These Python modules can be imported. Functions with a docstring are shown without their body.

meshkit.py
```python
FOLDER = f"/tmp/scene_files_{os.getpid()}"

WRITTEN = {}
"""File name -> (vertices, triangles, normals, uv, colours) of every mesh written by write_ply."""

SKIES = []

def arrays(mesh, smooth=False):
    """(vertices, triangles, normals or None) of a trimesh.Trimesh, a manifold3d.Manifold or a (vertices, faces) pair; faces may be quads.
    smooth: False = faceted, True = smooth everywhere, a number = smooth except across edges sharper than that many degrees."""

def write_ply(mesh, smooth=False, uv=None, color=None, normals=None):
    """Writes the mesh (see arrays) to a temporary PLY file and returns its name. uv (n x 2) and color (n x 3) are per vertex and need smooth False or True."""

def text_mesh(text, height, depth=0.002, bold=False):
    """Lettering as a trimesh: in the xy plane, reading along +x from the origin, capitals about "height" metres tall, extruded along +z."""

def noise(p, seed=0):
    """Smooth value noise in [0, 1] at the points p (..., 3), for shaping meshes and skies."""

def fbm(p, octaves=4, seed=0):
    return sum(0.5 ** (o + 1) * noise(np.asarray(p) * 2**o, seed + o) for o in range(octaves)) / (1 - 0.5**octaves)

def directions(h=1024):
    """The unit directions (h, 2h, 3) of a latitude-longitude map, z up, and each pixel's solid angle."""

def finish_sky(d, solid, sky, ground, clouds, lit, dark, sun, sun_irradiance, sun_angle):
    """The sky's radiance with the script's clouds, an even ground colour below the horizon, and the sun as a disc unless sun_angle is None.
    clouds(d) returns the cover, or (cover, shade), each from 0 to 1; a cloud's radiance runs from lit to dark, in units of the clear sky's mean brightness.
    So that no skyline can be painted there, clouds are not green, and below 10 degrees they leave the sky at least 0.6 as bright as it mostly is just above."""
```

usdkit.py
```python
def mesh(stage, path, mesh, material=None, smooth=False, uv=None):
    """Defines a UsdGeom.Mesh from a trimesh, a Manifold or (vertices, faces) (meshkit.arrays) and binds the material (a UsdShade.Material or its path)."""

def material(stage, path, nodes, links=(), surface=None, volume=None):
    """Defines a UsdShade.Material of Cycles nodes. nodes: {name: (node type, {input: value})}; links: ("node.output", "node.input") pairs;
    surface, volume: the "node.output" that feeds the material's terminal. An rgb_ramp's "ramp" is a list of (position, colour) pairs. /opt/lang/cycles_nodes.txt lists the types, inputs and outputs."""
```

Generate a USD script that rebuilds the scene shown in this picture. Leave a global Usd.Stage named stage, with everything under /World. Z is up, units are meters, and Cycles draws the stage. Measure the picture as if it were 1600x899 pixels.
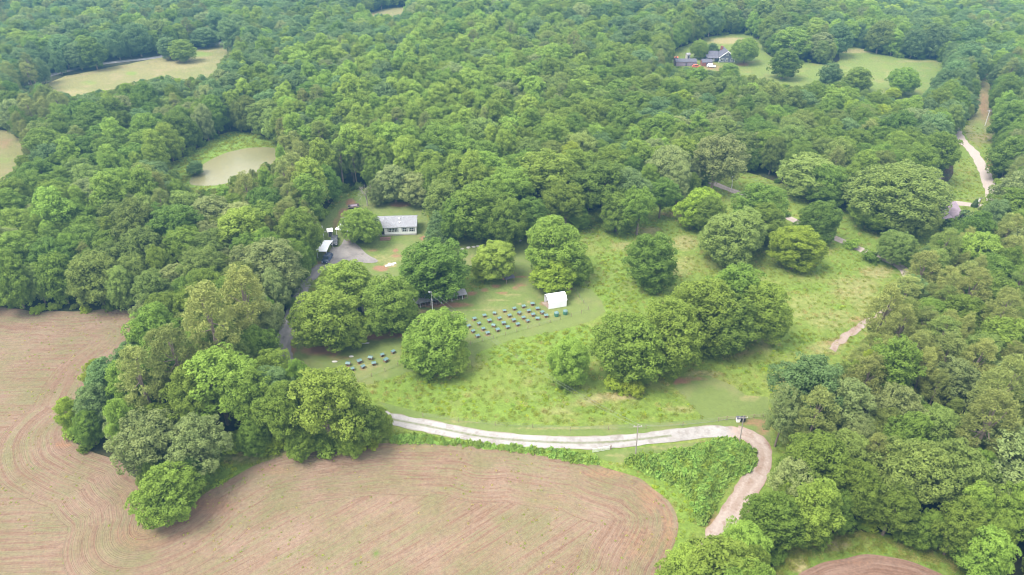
import math, numpy as np, trimesh, shapely, usdkit, meshkit
from shapely.geometry import Polygon, LineString, Point
from scipy.spatial import Delaunay, cKDTree
from pxr import Usd, UsdGeom, UsdLux, UsdShade, Sdf, Gf, Vt

stage = Usd.Stage.CreateInMemory()
UsdGeom.SetStageUpAxis(stage, 'Z'); UsdGeom.SetStageMetersPerUnit(stage, 1.0)
UsdGeom.Xform.Define(stage, '/World'); UsdGeom.Scope.Define(stage, '/World/Looks')
T = Sdf.ValueTypeNames
MAT = usdkit.material

# ------------------------------------------------------------------ camera, sky, sun, exposure
CAM_H, PITCH, FOC = 100.0, math.radians(32.8), 1066.7     # metres, down from level, focal length in photo pixels
EXPOSURE = 2.55
SUN_EL, SUN_AZ = math.radians(60), math.radians(-112)       # azimuth from +y towards +x
cam = UsdGeom.Camera.Define(stage, '/World/camera')
cam.CreateHorizontalApertureAttr(36.0); cam.CreateVerticalApertureAttr(36.0 * 575 / 1024); cam.CreateFocalLengthAttr(24.0)
cam.CreateClippingRangeAttr((0.5, 5000.0)); cam.CreateExposureAttr(EXPOSURE)
cam.AddTranslateOp().Set((0, 0, CAM_H)); cam.AddRotateXOp().Set(90 - math.degrees(PITCH))
sky_mat = MAT(stage, '/World/Looks/sky_overcast', {
    'sky': ('sky_texture', {'sky_type': 'single_scattering', 'sun_disc': False, 'sun_elevation': SUN_EL, 'sun_rotation': SUN_AZ, 'aerosol_density': 2.0}),
    'tc': ('texture_coordinate', {}),
    'n': ('noise_texture', {'scale': 2.2, 'detail': 5.0, 'roughness': 0.55}),
    'cov': ('rgb_ramp', {'ramp': [(0.30, (0.60,) * 3), (0.62, (0.97,) * 3)]}),
    'cl': ('rgb_ramp', {'ramp': [(0.3, (7.6, 7.8, 8.1)), (0.7, (11.0, 10.9, 10.6))]}),
    'mix': ('mix', {}),
    'bg': ('background_shader', {'strength': 0.066})},
    [('tc.generated', 'n.vector'), ('n.fac', 'cov.fac'), ('n.fac', 'cl.fac'), ('cov.color', 'mix.fac'), ('sky.color', 'mix.color1'), ('cl.color', 'mix.color2'), ('mix.color', 'bg.color')], surface='bg.background')
dome = UsdLux.DomeLight.Define(stage, '/World/sky')
UsdShade.MaterialBindingAPI.Apply(dome.GetPrim()).Bind(sky_mat)
sun = UsdLux.DistantLight.Define(stage, '/World/sun')
sun.CreateNormalizeAttr(True); sun.CreateIntensityAttr(0.37); sun.CreateAngleAttr(28.0); sun.CreateColorAttr((1.0, 0.95, 0.86))
sun.AddRotateZOp().Set(-math.degrees(SUN_AZ)); sun.AddRotateXOp().Set(-(90 - math.degrees(SUN_EL)))

# ------------------------------------------------------------------ terrain and the photograph's pixels on it
def sstep(a, b, x):
    t = np.clip((np.asarray(x, float) - a) / (b - a), 0, 1); return t * t * (3 - 2 * t)
def terrain(x, y):
    x, y = np.asarray(x, float), np.asarray(y, float)
    z = 0.9 * np.sin(x / 58 + 0.6) * np.sin(y / 64 + 0.4)
    far = sstep(330, 520, y)
    z = z * sstep(34, 75, np.hypot(x + 104, y - 240))          # level ground about the pond
    return z + far * (5.0 * np.sin(x / 105 + 0.8) * np.sin(y / 78 + 1.9) + 3.0 * np.sin(x / 61 + y / 83))
CP, SP = math.cos(PITCH), math.sin(PITCH)
def ray(px, py):
    a, b = (np.asarray(px, float) - 800) / FOC, (449.5 - np.asarray(py, float)) / FOC
    return a, CP + b * SP, -SP + b * CP
def at(px, py, dz=0.0):
    dx, dy, dd = ray(px, py); z = np.zeros_like(dx + dy)
    for _ in range(14):
        t = (z + dz - CAM_H) / dd
        z = terrain(t * dx, t * dy)
    t = (z + dz - CAM_H) / dd
    return np.stack([t * dx, t * dy], -1)
def proj(p):
    p = np.asarray(p, float); d = p - [0, 0, CAM_H]
    depth = d[..., 1] * CP - d[..., 2] * SP
    up = d[..., 1] * SP + d[..., 2] * CP
    depth = np.where(depth < 1, np.nan, depth)
    return 800 + FOC * d[..., 0] / depth, 449.5 - FOC * up / depth, depth
def xyz(px, py, dz=0.0):
    x, y = at(px, py); return np.array([x, y, float(terrain(x, y)) + dz])

# ------------------------------------------------------------------ naming helpers
_used = {}
def numbered(name, parent='/World'):
    k = (parent, name); n = _used.get(k, -1) + 1; _used[k] = n
    return f'{parent}/{name}' + (f'_{n:03d}' if n else '')
def tag(prim, label=None, cat=None, group=None, kind=None):
    prim = prim.GetPrim() if hasattr(prim, 'GetPrim') else prim
    for k, v in (('label', label), ('category', cat), ('group', group), ('kind', kind)):
        if v: prim.SetCustomDataByKey(k, v)
    return prim
def path_of(p): return '/World' if p is None else (p if isinstance(p, str) else str(p.GetPath()))
def obj(name, mesh, material, parent=None, smooth=False, **t):
    m = usdkit.mesh(stage, numbered(name, path_of(parent)), mesh, material, smooth=smooth)
    if t: tag(m, **t)
    return m
def thing(name, label, cat, loc=(0, 0, 0), rotz=0.0, group=None):
    x = UsdGeom.Xform.Define(stage, numbered(name))
    x.AddTranslateOp().Set(tuple(map(float, loc))); x.AddRotateZOp().Set(float(math.degrees(rotz)))
    tag(x, label, cat, group); return x
class MB:
    """collects simple shapes for one mesh"""
    def __init__(s): s.m = []
    def box(s, c, size, rz=0, ry=0, rx=0):
        b = trimesh.creation.box(size)
        for a, ax in ((rx, [1, 0, 0]), (ry, [0, 1, 0]), (rz, [0, 0, 1])):
            if a: b.apply_transform(trimesh.transformations.rotation_matrix(a, ax))
        b.apply_translation(c); s.m.append(b); return s
    def tube(s, pts, radii, sides=7):
        s.m.append(tube(pts, radii, sides)); return s
    def cyl(s, a, b, r, sides=10): return s.tube([a, b], [r, r], sides)
    def prism(s, pts2d, depth, frame):
        """extrude polygon (u,w) by depth along v; frame maps (u,v,w)->xyz"""
        e = trimesh.creation.extrude_polygon(Polygon(pts2d), depth, engine='earcut')
        v = np.array(e.vertices); e.vertices = np.array([frame(a, c, b) for a, b, c in v])
        trimesh.repair.fix_normals(e); s.m.append(e); return s
    def quad(s, pts, th=0.04):
        p = np.array(pts, float); n = np.cross(p[1] - p[0], p[2] - p[0]); n /= np.linalg.norm(n)
        v = np.vstack([p, p - n * th]); k = len(p)
        f = [[0, i, i + 1] for i in range(1, k - 1)] + [[k, k + i + 1, k + i] for i in range(1, k - 1)]
        for i in range(k):
            j = (i + 1) % k; f += [[i, k + i, k + j], [i, k + j, j]]
        s.m.append(trimesh.Trimesh(v, f, process=False)); return s
    def mesh(s): return trimesh.util.concatenate(s.m)
def tube(points, radii, sides=7, cap=True):
    p = np.asarray(points, float); t = np.gradient(p, axis=0); t /= np.linalg.norm(t, axis=1, keepdims=True) + 1e-12
    ref = np.array([0, 0, 1.0]) if abs(t[0, 2]) < 0.9 else np.array([1.0, 0, 0])
    a = np.cross(t, ref); a /= np.linalg.norm(a, axis=1, keepdims=True) + 1e-12
    b = np.cross(t, a); ang = np.arange(sides) * 2 * np.pi / sides
    r = np.broadcast_to(np.asarray(radii, float), (len(p),))
    v = (p[:, None] + r[:, None, None] * (np.cos(ang)[None, :, None] * a[:, None] + np.sin(ang)[None, :, None] * b[:, None])).reshape(-1, 3)
    f = []
    for i in range(len(p) - 1):
        for j in range(sides):
            k = (j + 1) % sides
            f += [[i * sides + j, (i + 1) * sides + k, i * sides + k], [i * sides + j, (i + 1) * sides + j, (i + 1) * sides + k]]
    if cap:
        n = len(v); v = np.vstack([v, p[0], p[-1]]); L = (len(p) - 1) * sides
        for j in range(sides):
            k = (j + 1) % sides; f += [[n, j, k], [n + 1, L + k, L + j]]
    return trimesh.Trimesh(v, np.array(f), process=False)

# ------------------------------------------------------------------ materials
def simple(name, col, rough=0.8, var=0.15, scale=3.0, spec=0.3, metallic=0.0, bump=0.0):
    col = [c * .80 for c in col]; a, b = [c * (1 - var) for c in col], [min(1, c * (1 + var)) for c in col]
    nodes = {'tc': ('texture_coordinate', {}), 'n': ('noise_texture', {'scale': scale, 'detail': 4.0, 'roughness': 0.6}),
             'r': ('rgb_ramp', {'ramp': [(0.3, a), (0.7, b)]}), 'p': ('principled_bsdf', {'roughness': rough, 'specular_ior_level': spec, 'metallic': metallic})}
    links = [('tc.object', 'n.vector'), ('n.fac', 'r.fac'), ('r.color', 'p.base_color')]
    if bump:
        nodes['b'] = ('bump', {'strength': 0.6, 'distance': bump}); links += [('n.fac', 'b.height'), ('b.normal', 'p.normal')]
    return MAT(stage, '/World/Looks/' + name, nodes, links, surface='p.BSDF')
LEAF_GAIN = 1.95
def leaf_mat(name, dark, light, trans=0.33, accent=None, patch=0.25):
    """leaf colour differs per leaf, per tree and in broad patches over the crown"""
    acc = accent or light; dark, light, acc = ([c * LEAF_GAIN * k for c, k in zip(q, m)] for q, m in ((dark, (.70, .74, .52)), (light, (1.04, 1.08, .78)), (acc, (1.10, 1.10, .78))))
    return MAT(stage, '/World/Looks/' + name, {
        'g': ('geometry', {}), 'oi': ('object_info', {}),
        'r': ('rgb_ramp', {'ramp': [(0.0, dark), (0.75, light), (1.0, acc)]}),
        'n': ('noise_texture', {'scale': 0.45, 'detail': 2.0}),
        'm': ('math', {'math_type': 'multiply_add', 'value2': patch * 2.4, 'value3': 0.0}),
        'a': ('math', {'math_type': 'multiply_add', 'value2': 0.55}),
        'o': ('map_range', {'from_min': 0.0, 'from_max': 1.0, 'to_min': 0.80, 'to_max': 1.22}),
        'h': ('map_range', {'from_min': 0.0, 'from_max': 1.0, 'to_min': 0.480, 'to_max': 0.503}),
        'f': ('math', {'math_type': 'multiply', 'value2': 7.31}), 'fr': ('math', {'math_type': 'fraction'}),
        'hsv': ('hsv', {'saturation': 1.0, 'fac': 1.0}),
        'd': ('principled_bsdf', {'roughness': 0.6, 'specular_ior_level': 0.10}), 't': ('translucent_bsdf', {}), 'x': ('mix_closure', {'fac': trans})},
        [('g.position', 'n.vector'), ('n.fac', 'm.value1'), ('g.random_per_island', 'a.value1'), ('m.value', 'a.value3'), ('a.value', 'r.fac'),
         ('r.color', 'hsv.color'), ('oi.random', 'o.value'), ('o.result', 'hsv.value'), ('oi.random', 'f.value1'), ('f.value', 'fr.value1'), ('fr.value', 'h.value'), ('h.result', 'hsv.hue'),
         ('hsv.color', 'd.base_color'), ('hsv.color', 't.color'), ('d.BSDF', 'x.closure1'), ('t.BSDF', 'x.closure2')], surface='x.closure')
LEAF = {
    'dark': leaf_mat('leaf_dark_green', (0.034, 0.062, 0.014), (0.080, 0.122, 0.026)),
    'mid': leaf_mat('leaf_mid_green', (0.045, 0.076, 0.016), (0.102, 0.144, 0.029)),
    'light': leaf_mat('leaf_light_green', (0.064, 0.104, 0.020), (0.132, 0.182, 0.040)),
    'yellow': leaf_mat('leaf_yellow_green', (0.082, 0.122, 0.016), (0.152, 0.195, 0.030)),
    'grey': leaf_mat('leaf_grey_green', (0.062, 0.086, 0.036), (0.140, 0.158, 0.074), accent=(0.19, 0.195, 0.11)),
    'blue': leaf_mat('leaf_blue_green', (0.040, 0.070, 0.030), (0.088, 0.128, 0.058)),
    'pale': leaf_mat('leaf_pale_green', (0.064, 0.094, 0.026), (0.126, 0.160, 0.052)),
    'olive': leaf_mat('leaf_olive', (0.050, 0.074, 0.022), (0.108, 0.136, 0.042)),
    'pine': leaf_mat('needle_olive', (0.056, 0.072, 0.024), (0.126, 0.140, 0.050), trans=0.18, accent=(0.16, 0.13, 0.065)),
    'needle': leaf_mat('needle_dark', (0.026, 0.050, 0.026), (0.060, 0.092, 0.040), trans=0.15),
}
WORD = {'dark': 'dark green', 'mid': 'mid green', 'light': 'light green', 'yellow': 'bright yellow-green', 'grey': 'pale grey-green', 'blue': 'bluish green', 'pale': 'pale green', 'olive': 'olive', 'pine': 'dull olive', 'needle': 'dark blackish-green'}
BARK = simple('bark', (0.17, 0.13, 0.10), var=0.35, scale=6, bump=0.03)
PALE_BARK = simple('bark_pale', (0.34, 0.30, 0.26), var=0.2, scale=5)

GROUND_GAIN = 0.405
def gg(c): return tuple(q * GROUND_GAIN for q in c)
def ground_mat(name, cols, scales=(0.02, 0.11, 0.9), zone=None, bump=0.05, fine=4.0, speck=0.35):
    """cols: three colours mixed by noise at three scales; zone: (dry, lush, soil) colours blended in by the mesh's own zone attribute"""
    cols = [gg(c) for c in cols]; zone = [gg(c) for c in zone] if zone else zone
    nodes = {'g': ('geometry', {}),
             'n1': ('noise_texture', {'scale': scales[0], 'detail': 3.0}), 'n2': ('noise_texture', {'scale': scales[1], 'detail': 5.0, 'roughness': 0.65}),
             'n3': ('noise_texture', {'scale': scales[2], 'detail': 6.0, 'roughness': 0.7}), 'n4': ('noise_texture', {'scale': fine, 'detail': 3.0, 'roughness': 0.7}),
             'r1': ('rgb_ramp', {'ramp': [(0.40, cols[0]), (0.60, cols[1])]}), 'f2': ('rgb_ramp', {'ramp': [(0.50, (0,) * 3), (0.68, (1,) * 3)]}),
             'm2': ('mix', {'color2': cols[2]}),
             's': ('map_range', {'from_min': 0.25, 'from_max': 0.75, 'to_min': 1 - speck, 'to_max': 1 + speck}),
             's4': ('map_range', {'from_min': 0.25, 'from_max': 0.75, 'to_min': 1 - speck, 'to_max': 1 + speck}),
             'mul': ('math', {'math_type': 'multiply'}), 'hsv': ('hsv', {}),
             'b': ('bump', {'strength': 0.7, 'distance': bump}), 'p': ('principled_bsdf', {'roughness': 0.95, 'specular_ior_level': 0.1})}
    links = [('g.position', f'n{i}.vector') for i in (1, 2, 3, 4)] + [('n1.fac', 'r1.fac'), ('n2.fac', 'f2.fac'), ('f2.color', 'm2.fac'), ('r1.color', 'm2.color1')]
    last = 'm2.color'
    if zone:
        nodes['z'] = ('attribute', {'attribute': 'zone'}); nodes['zs'] = ('separate_color', {}); links.append(('z.color', 'zs.color'))
        for i, (ch, c) in enumerate(zip('rgb', zone)):
            nodes[f'za{i}'] = ('math', {'math_type': 'multiply_add', 'value2': 1.5}); nodes[f'zn{i}'] = ('math', {'math_type': 'multiply_add', 'value2': 1.7, 'value3': -1.1})
            nodes[f'zm{i}'] = ('math', {'math_type': 'add', 'use_clamp': True}); nodes[f'zk{i}'] = ('math', {'math_type': 'multiply', 'use_clamp': True})
            nodes[f'zx{i}'] = ('mix', {'color2': c})
            nodes[f'zg{i}'] = ('math', {'math_type': 'multiply', 'value2': 4.0, 'use_clamp': True})
            links += [('n3.fac', f'zn{i}.value1'), (f'zs.{ch}', f'za{i}.value1'), (f'zn{i}.value', f'za{i}.value3'), (f'zs.{ch}', f'zg{i}.value1'),
                      (f'za{i}.value', f'zk{i}.value1'), (f'zg{i}.value', f'zk{i}.value2'), (f'zk{i}.value', f'zx{i}.fac'), (last, f'zx{i}.color1')]
            del nodes[f'zm{i}']
            last = f'zx{i}.color'
    links += [('n3.fac', 's.value'), ('n4.fac', 's4.value'), ('s.result', 'mul.value1'), ('s4.result', 'mul.value2'), ('mul.value', 'hsv.value'), (last, 'hsv.color'), ('hsv.color', 'p.base_color'), ('n4.fac', 'b.height'), ('b.normal', 'p.normal')]
    return MAT(stage, '/World/Looks/' + name, nodes, links, surface='p.BSDF')
DRY, LUSH, SOIL = (0.42, 0.36, 0.17), (0.215, 0.325, 0.055), (0.38, 0.215, 0.13)
M_floor = ground_mat('forest_floor', [(0.055, 0.065, 0.025), (0.08, 0.06, 0.038), (0.05, 0.08, 0.025)])
M_meadow = ground_mat('meadow_grass', [(0.205, 0.300, 0.050), (0.240, 0.318, 0.060), (0.295, 0.320, 0.090)], zone=(DRY, LUSH, SOIL), bump=0.18, fine=2.2, speck=0.30)
M_lawn = ground_mat('mown_grass', [(0.195, 0.265, 0.070), (0.225, 0.282, 0.082), (0.275, 0.290, 0.110)], zone=(DRY, LUSH, SOIL), bump=0.02, speck=0.12)
M_hay = ground_mat('hay_grass', [(0.30, 0.275, 0.115), (0.26, 0.265, 0.095), (0.36, 0.30, 0.15)], zone=(DRY, LUSH, SOIL), speck=0.18)
M_pasture = ground_mat('pasture_grass', [(0.20, 0.27, 0.060), (0.225, 0.285, 0.070), (0.27, 0.28, 0.09)], zone=(DRY, LUSH, SOIL), speck=0.12)
M_gravel = ground_mat('white_gravel', [(0.48, 0.45, 0.43), (0.54, 0.51, 0.49), (0.36, 0.32, 0.29)], scales=(0.1, 0.5, 2.5), zone=((0.17, 0.20, 0.06), (0.30, 0.27, 0.16), (0.58, 0.38, 0.30)), bump=0.02, fine=9, speck=0.14)
M_yard = ground_mat('grey_gravel', [(0.34, 0.31, 0.30), (0.42, 0.38, 0.36), (0.28, 0.25, 0.24)], scales=(0.1, 0.5, 2.5), zone=((0.17, 0.20, 0.06), (0.52, 0.47, 0.44), SOIL), bump=0.02, fine=9, speck=0.14)
M_dirt = ground_mat('pink_dirt', [(0.47, 0.36, 0.30), (0.54, 0.44, 0.385), (0.38, 0.26, 0.20)], scales=(0.1, 0.4, 2.0), zone=((0.17, 0.20, 0.06), (0.62, 0.52, 0.46), SOIL), bump=0.03, fine=8, speck=0.15)
M_asphalt = ground_mat('worn_asphalt', [(0.30, 0.29, 0.29), (0.34, 0.33, 0.33), (0.26, 0.25, 0.24)], zone=((0.17, 0.2, 0.06),) * 3, bump=0.01)
def field_mat(name, soil, straw, red, freq, green=0.5):
    """ploughed earth: rows run along the mesh's rows attribute (r = metres across the rows, g = metres along)"""
    soil, straw, red = gg(soil), gg(straw), gg(red)
    return MAT(stage, '/World/Looks/' + name, {
        'g': ('geometry', {}), 'a': ('attribute', {'attribute': 'rows'}), 'sep': ('separate_xyz', {}),
        'cx': ('math', {'math_type': 'multiply', 'value2': 1.0}), 'cy': ('math', {'math_type': 'multiply', 'value2': 0.035}), 'comb': ('combine_xyz', {}),
        'ns': ('noise_texture', {'scale': 0.55 * freq, 'detail': 4.0, 'roughness': 0.80}), 'nt': ('noise_texture', {'scale': 2.2 * freq, 'detail': 2.0, 'roughness': 0.6}),
        'nb': ('noise_texture', {'scale': 0.035, 'detail': 4.0, 'roughness': 0.6}), 'nf': ('noise_texture', {'scale': 1.6, 'detail': 5.0, 'roughness': 0.75}),
        'ng': ('noise_texture', {'scale': 0.10, 'detail': 5.0, 'roughness': 0.7}),
        'r1': ('rgb_ramp', {'ramp': [(0.40, red), (0.50, soil), (0.60, straw)]}), 'addn': ('math', {'math_type': 'multiply_add', 'value2': 0.72}), 'r2': ('math', {'math_type': 'multiply_add', 'value2': 0.34, 'value3': -0.03}),
        'gs': ('math', {'math_type': 'multiply_add', 'value2': 0.75}), 'gs0': ('math', {'math_type': 'multiply', 'value2': 0.62}), 'gr': ('rgb_ramp', {'ramp': [(0.61, (0,) * 3), (0.80, (green * 1.3,) * 3)]}), 'gm': ('mix', {'color2': gg((0.22, 0.235, 0.095))}),
        'z': ('attribute', {'attribute': 'zone'}), 'zs': ('separate_color', {}), 'zk': ('math', {'math_type': 'multiply_add', 'value2': 1.6}), 'zo': ('math', {'math_type': 'multiply_add', 'value2': 2.0, 'value3': -1.35}), 'zc': ('math', {'math_type': 'multiply', 'use_clamp': True}), 'zx': ('mix', {'color2': gg((0.43, 0.235, 0.14))}),
        'zg': ('mix', {'color2': gg((0.17, 0.245, 0.06))}), 'zgk': ('math', {'math_type': 'multiply_add', 'value2': 1.6}), 'zgc': ('math', {'math_type': 'multiply', 'use_clamp': True}),
        'v': ('map_range', {'from_min': 0.25, 'from_max': 0.75, 'to_min': 0.72, 'to_max': 1.28}), 'hsv': ('hsv', {}),
        'b': ('bump', {'strength': 0.8, 'distance': 0.22}), 'bb': ('math', {'math_type': 'add'}), 'p': ('principled_bsdf', {'roughness': 0.97, 'specular_ior_level': 0.08})},
        [('a.vector', 'sep.vector'), ('sep.x', 'cx.value1'), ('sep.y', 'cy.value1'), ('cx.value', 'comb.x'), ('cy.value', 'comb.y'), ('comb.vector', 'ns.vector'), ('comb.vector', 'nt.vector'),
         ('g.position', 'nb.vector'), ('g.position', 'nf.vector'), ('g.position', 'ng.vector'),
         ('nb.fac', 'r2.value1'), ('ns.fac', 'addn.value1'), ('r2.value', 'addn.value3'), ('addn.value', 'r1.fac'),
         ('ng.fac', 'gs0.value1'), ('ns.fac', 'gs.value1'), ('gs0.value', 'gs.value3'), ('gs.value', 'gr.fac'), ('gr.color', 'gm.fac'), ('r1.color', 'gm.color1'),
         ('z.color', 'zs.color'), ('nf.fac', 'zo.value1'), ('zs.b', 'zk.value1'), ('zo.value', 'zk.value3'), ('zk.value', 'zc.value1'), ('zs.b', 'zc.value2'), ('zc.value', 'zx.fac'), ('gm.color', 'zx.color1'),
         ('zs.g', 'zgk.value1'), ('zo.value', 'zgk.value3'), ('zgk.value', 'zgc.value1'), ('zs.g', 'zgc.value2'), ('zgc.value', 'zg.fac'), ('zx.color', 'zg.color1'),
         ('nf.fac', 'v.value'), ('v.result', 'hsv.value'), ('zg.color', 'hsv.color'), ('hsv.color', 'p.base_color'), ('nt.fac', 'bb.value1'), ('nf.fac', 'bb.value2'), ('bb.value', 'b.height'), ('b.normal', 'p.normal')], surface='p.BSDF')
M_field = field_mat('ploughed_stubble', (0.362, 0.244, 0.176), (0.43, 0.300, 0.226), (0.290, 0.180, 0.122), 2.8)
M_field_red = field_mat('ploughed_red', (0.385, 0.245, 0.185), (0.46, 0.315, 0.245), (0.30, 0.175, 0.125), 1.3, green=0.0)

# ------------------------------------------------------------------ ground sheets
def smooth_loop(pts, closed=True, n=8):
    p = np.asarray(pts, float); out = []; N = len(p)
    for i in range(N if closed else N - 1):
        p0, p1, p2, p3 = (p[(i - 1) % N], p[i], p[(i + 1) % N], p[(i + 2) % N]) if closed else (p[max(i - 1, 0)], p[i], p[i + 1], p[min(i + 2, N - 1)])
        for t in np.linspace(0, 1, n, endpoint=False):
            out.append(0.5 * (2 * p1 + (p2 - p0) * t + (2 * p0 - 5 * p1 + 4 * p2 - p3) * t * t + (3 * p1 - p0 - 3 * p2 + p3) * t ** 3))
    if not closed: out.append(p[-1])
    return np.array(out)
def wpoly(px_pts, smooth=True, wob=0.5, seed=0):
    """a world polygon from photo pixels, edges rounded and made a little uneven"""
    w = at(*np.array(px_pts, float).T)
    if smooth: w = smooth_loop(w)
    if wob:
        q = np.c_[w * 0.22, np.zeros(len(w))]
        w = w + wob * 2 * np.c_[meshkit.noise(q, seed + 11) - 0.5, meshkit.noise(q, seed + 12) - 0.5]
    g = Polygon(w).buffer(0)
    return max(g.geoms, key=lambda a: a.area) if hasattr(g, 'geoms') else g
def wline(px_pts, width, wob=0.35, seed=3):
    w = smooth_loop(at(*np.array(px_pts, float).T), closed=False, n=10); L = LineString(w)
    g = L.buffer(width / 2, cap_style='flat', join_style='round').segmentize(1.2)
    if wob:
        c = np.array(g.exterior.coords)[:-1]; q = np.c_[c * 0.6, np.zeros(len(c))]
        c = c + wob * 2 * np.c_[meshkit.noise(q, seed) - 0.5, meshkit.noise(q, seed + 1) - 0.5]; g = Polygon(c).buffer(0)
    return L, (max(g.geoms, key=lambda a: a.area) if hasattr(g, 'geoms') else g)
def tri_sheet(poly, step, dz):
    poly = poly.segmentize(step); rings = [np.array(poly.exterior.coords)[:-1]] + [np.array(r.coords)[:-1] for r in poly.interiors]
    x0, y0, x1, y1 = poly.bounds
    gx, gy = np.meshgrid(np.arange(x0, x1, step), np.arange(y0, y1, step)); gx = gx + (np.arange(gy.shape[0]) % 2)[:, None] * step / 2
    g = np.c_[gx.ravel(), gy.ravel()]; ins = poly.buffer(-0.45 * step); shapely.prepare(ins)
    g = g[shapely.contains_xy(ins, g[:, 0], g[:, 1])] if not ins.is_empty else g[:0]
    p = np.vstack(rings + [g]); p = np.unique(np.round(p, 4), axis=0)
    d = Delaunay(p); c = p[d.simplices].mean(1); shapely.prepare(poly); f = d.simplices[shapely.contains_xy(poly, c[:, 0], c[:, 1])]
    a = p[f]; cr = (a[:, 1, 0] - a[:, 0, 0]) * (a[:, 2, 1] - a[:, 0, 1]) - (a[:, 1, 1] - a[:, 0, 1]) * (a[:, 2, 0] - a[:, 0, 0])
    f = f[np.abs(cr) > 1e-5]; cr = cr[np.abs(cr) > 1e-5]; f[cr < 0] = f[cr < 0][:, ::-1]
    return np.c_[p, terrain(p[:, 0], p[:, 1]) + dz], f
def primvar(m, name, vals):
    UsdGeom.PrimvarsAPI(m).CreatePrimvar(name, T.Color3fArray if name == 'zone' else T.Vector3fArray, 'vertex').Set(Vt.Vec3fArray.FromNumpy(np.asarray(vals, np.float32)))
def zone_of(v, blobs):
    """blobs: (px, py, rx_px, ry_px, channel, strength) traced in the photograph, laid on the ground in metres"""
    z = np.zeros((len(v), 3))
    for (px, py, rx, ry, ch, s) in blobs:
        c = at(px, py); u = at(px + rx, py) - c; w = (at(px, py - ry) - at(px, py + ry)) / 2
        A = np.linalg.inv(np.c_[u, w]); d = (A @ (v[:, :2] - c).T); r = np.hypot(*d)
        z[:, ch] = np.maximum(z[:, ch], s * np.clip(1.25 * (1 - r ** 2), 0, 1))
    return z
def sheet(name, poly, dz, step, mat, blobs=(), zfun=None, parent=None, kind='structure', label=None, rows=None, **t):
    v, f = tri_sheet(poly, step, dz)
    m = obj(name, (v, f), mat, parent, smooth=True)
    z = zone_of(v, blobs)
    if zfun is not None: z = np.maximum(z, zfun(v))
    primvar(m, 'zone', z)
    if rows is not None: primvar(m, 'rows', rows(v))
    if parent is None: tag(m, label=label, kind=kind, **t)
    return m
gx, gy = np.meshgrid(np.arange(-760, 761, 5.0), np.arange(-80, 1061, 5.0))
gv = np.c_[gx.ravel(), gy.ravel(), terrain(gx.ravel(), gy.ravel())]; nx, ny = gx.shape[1], gx.shape[0]
gi = (np.arange(ny - 1)[:, None] * nx + np.arange(nx - 1)[None]).ravel()
obj('ground', (gv, np.c_[gi, gi + 1, gi + nx + 1, gi + nx]), M_floor, smooth=True, kind='structure', label='dark leaf-littered ground under the woods')

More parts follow.
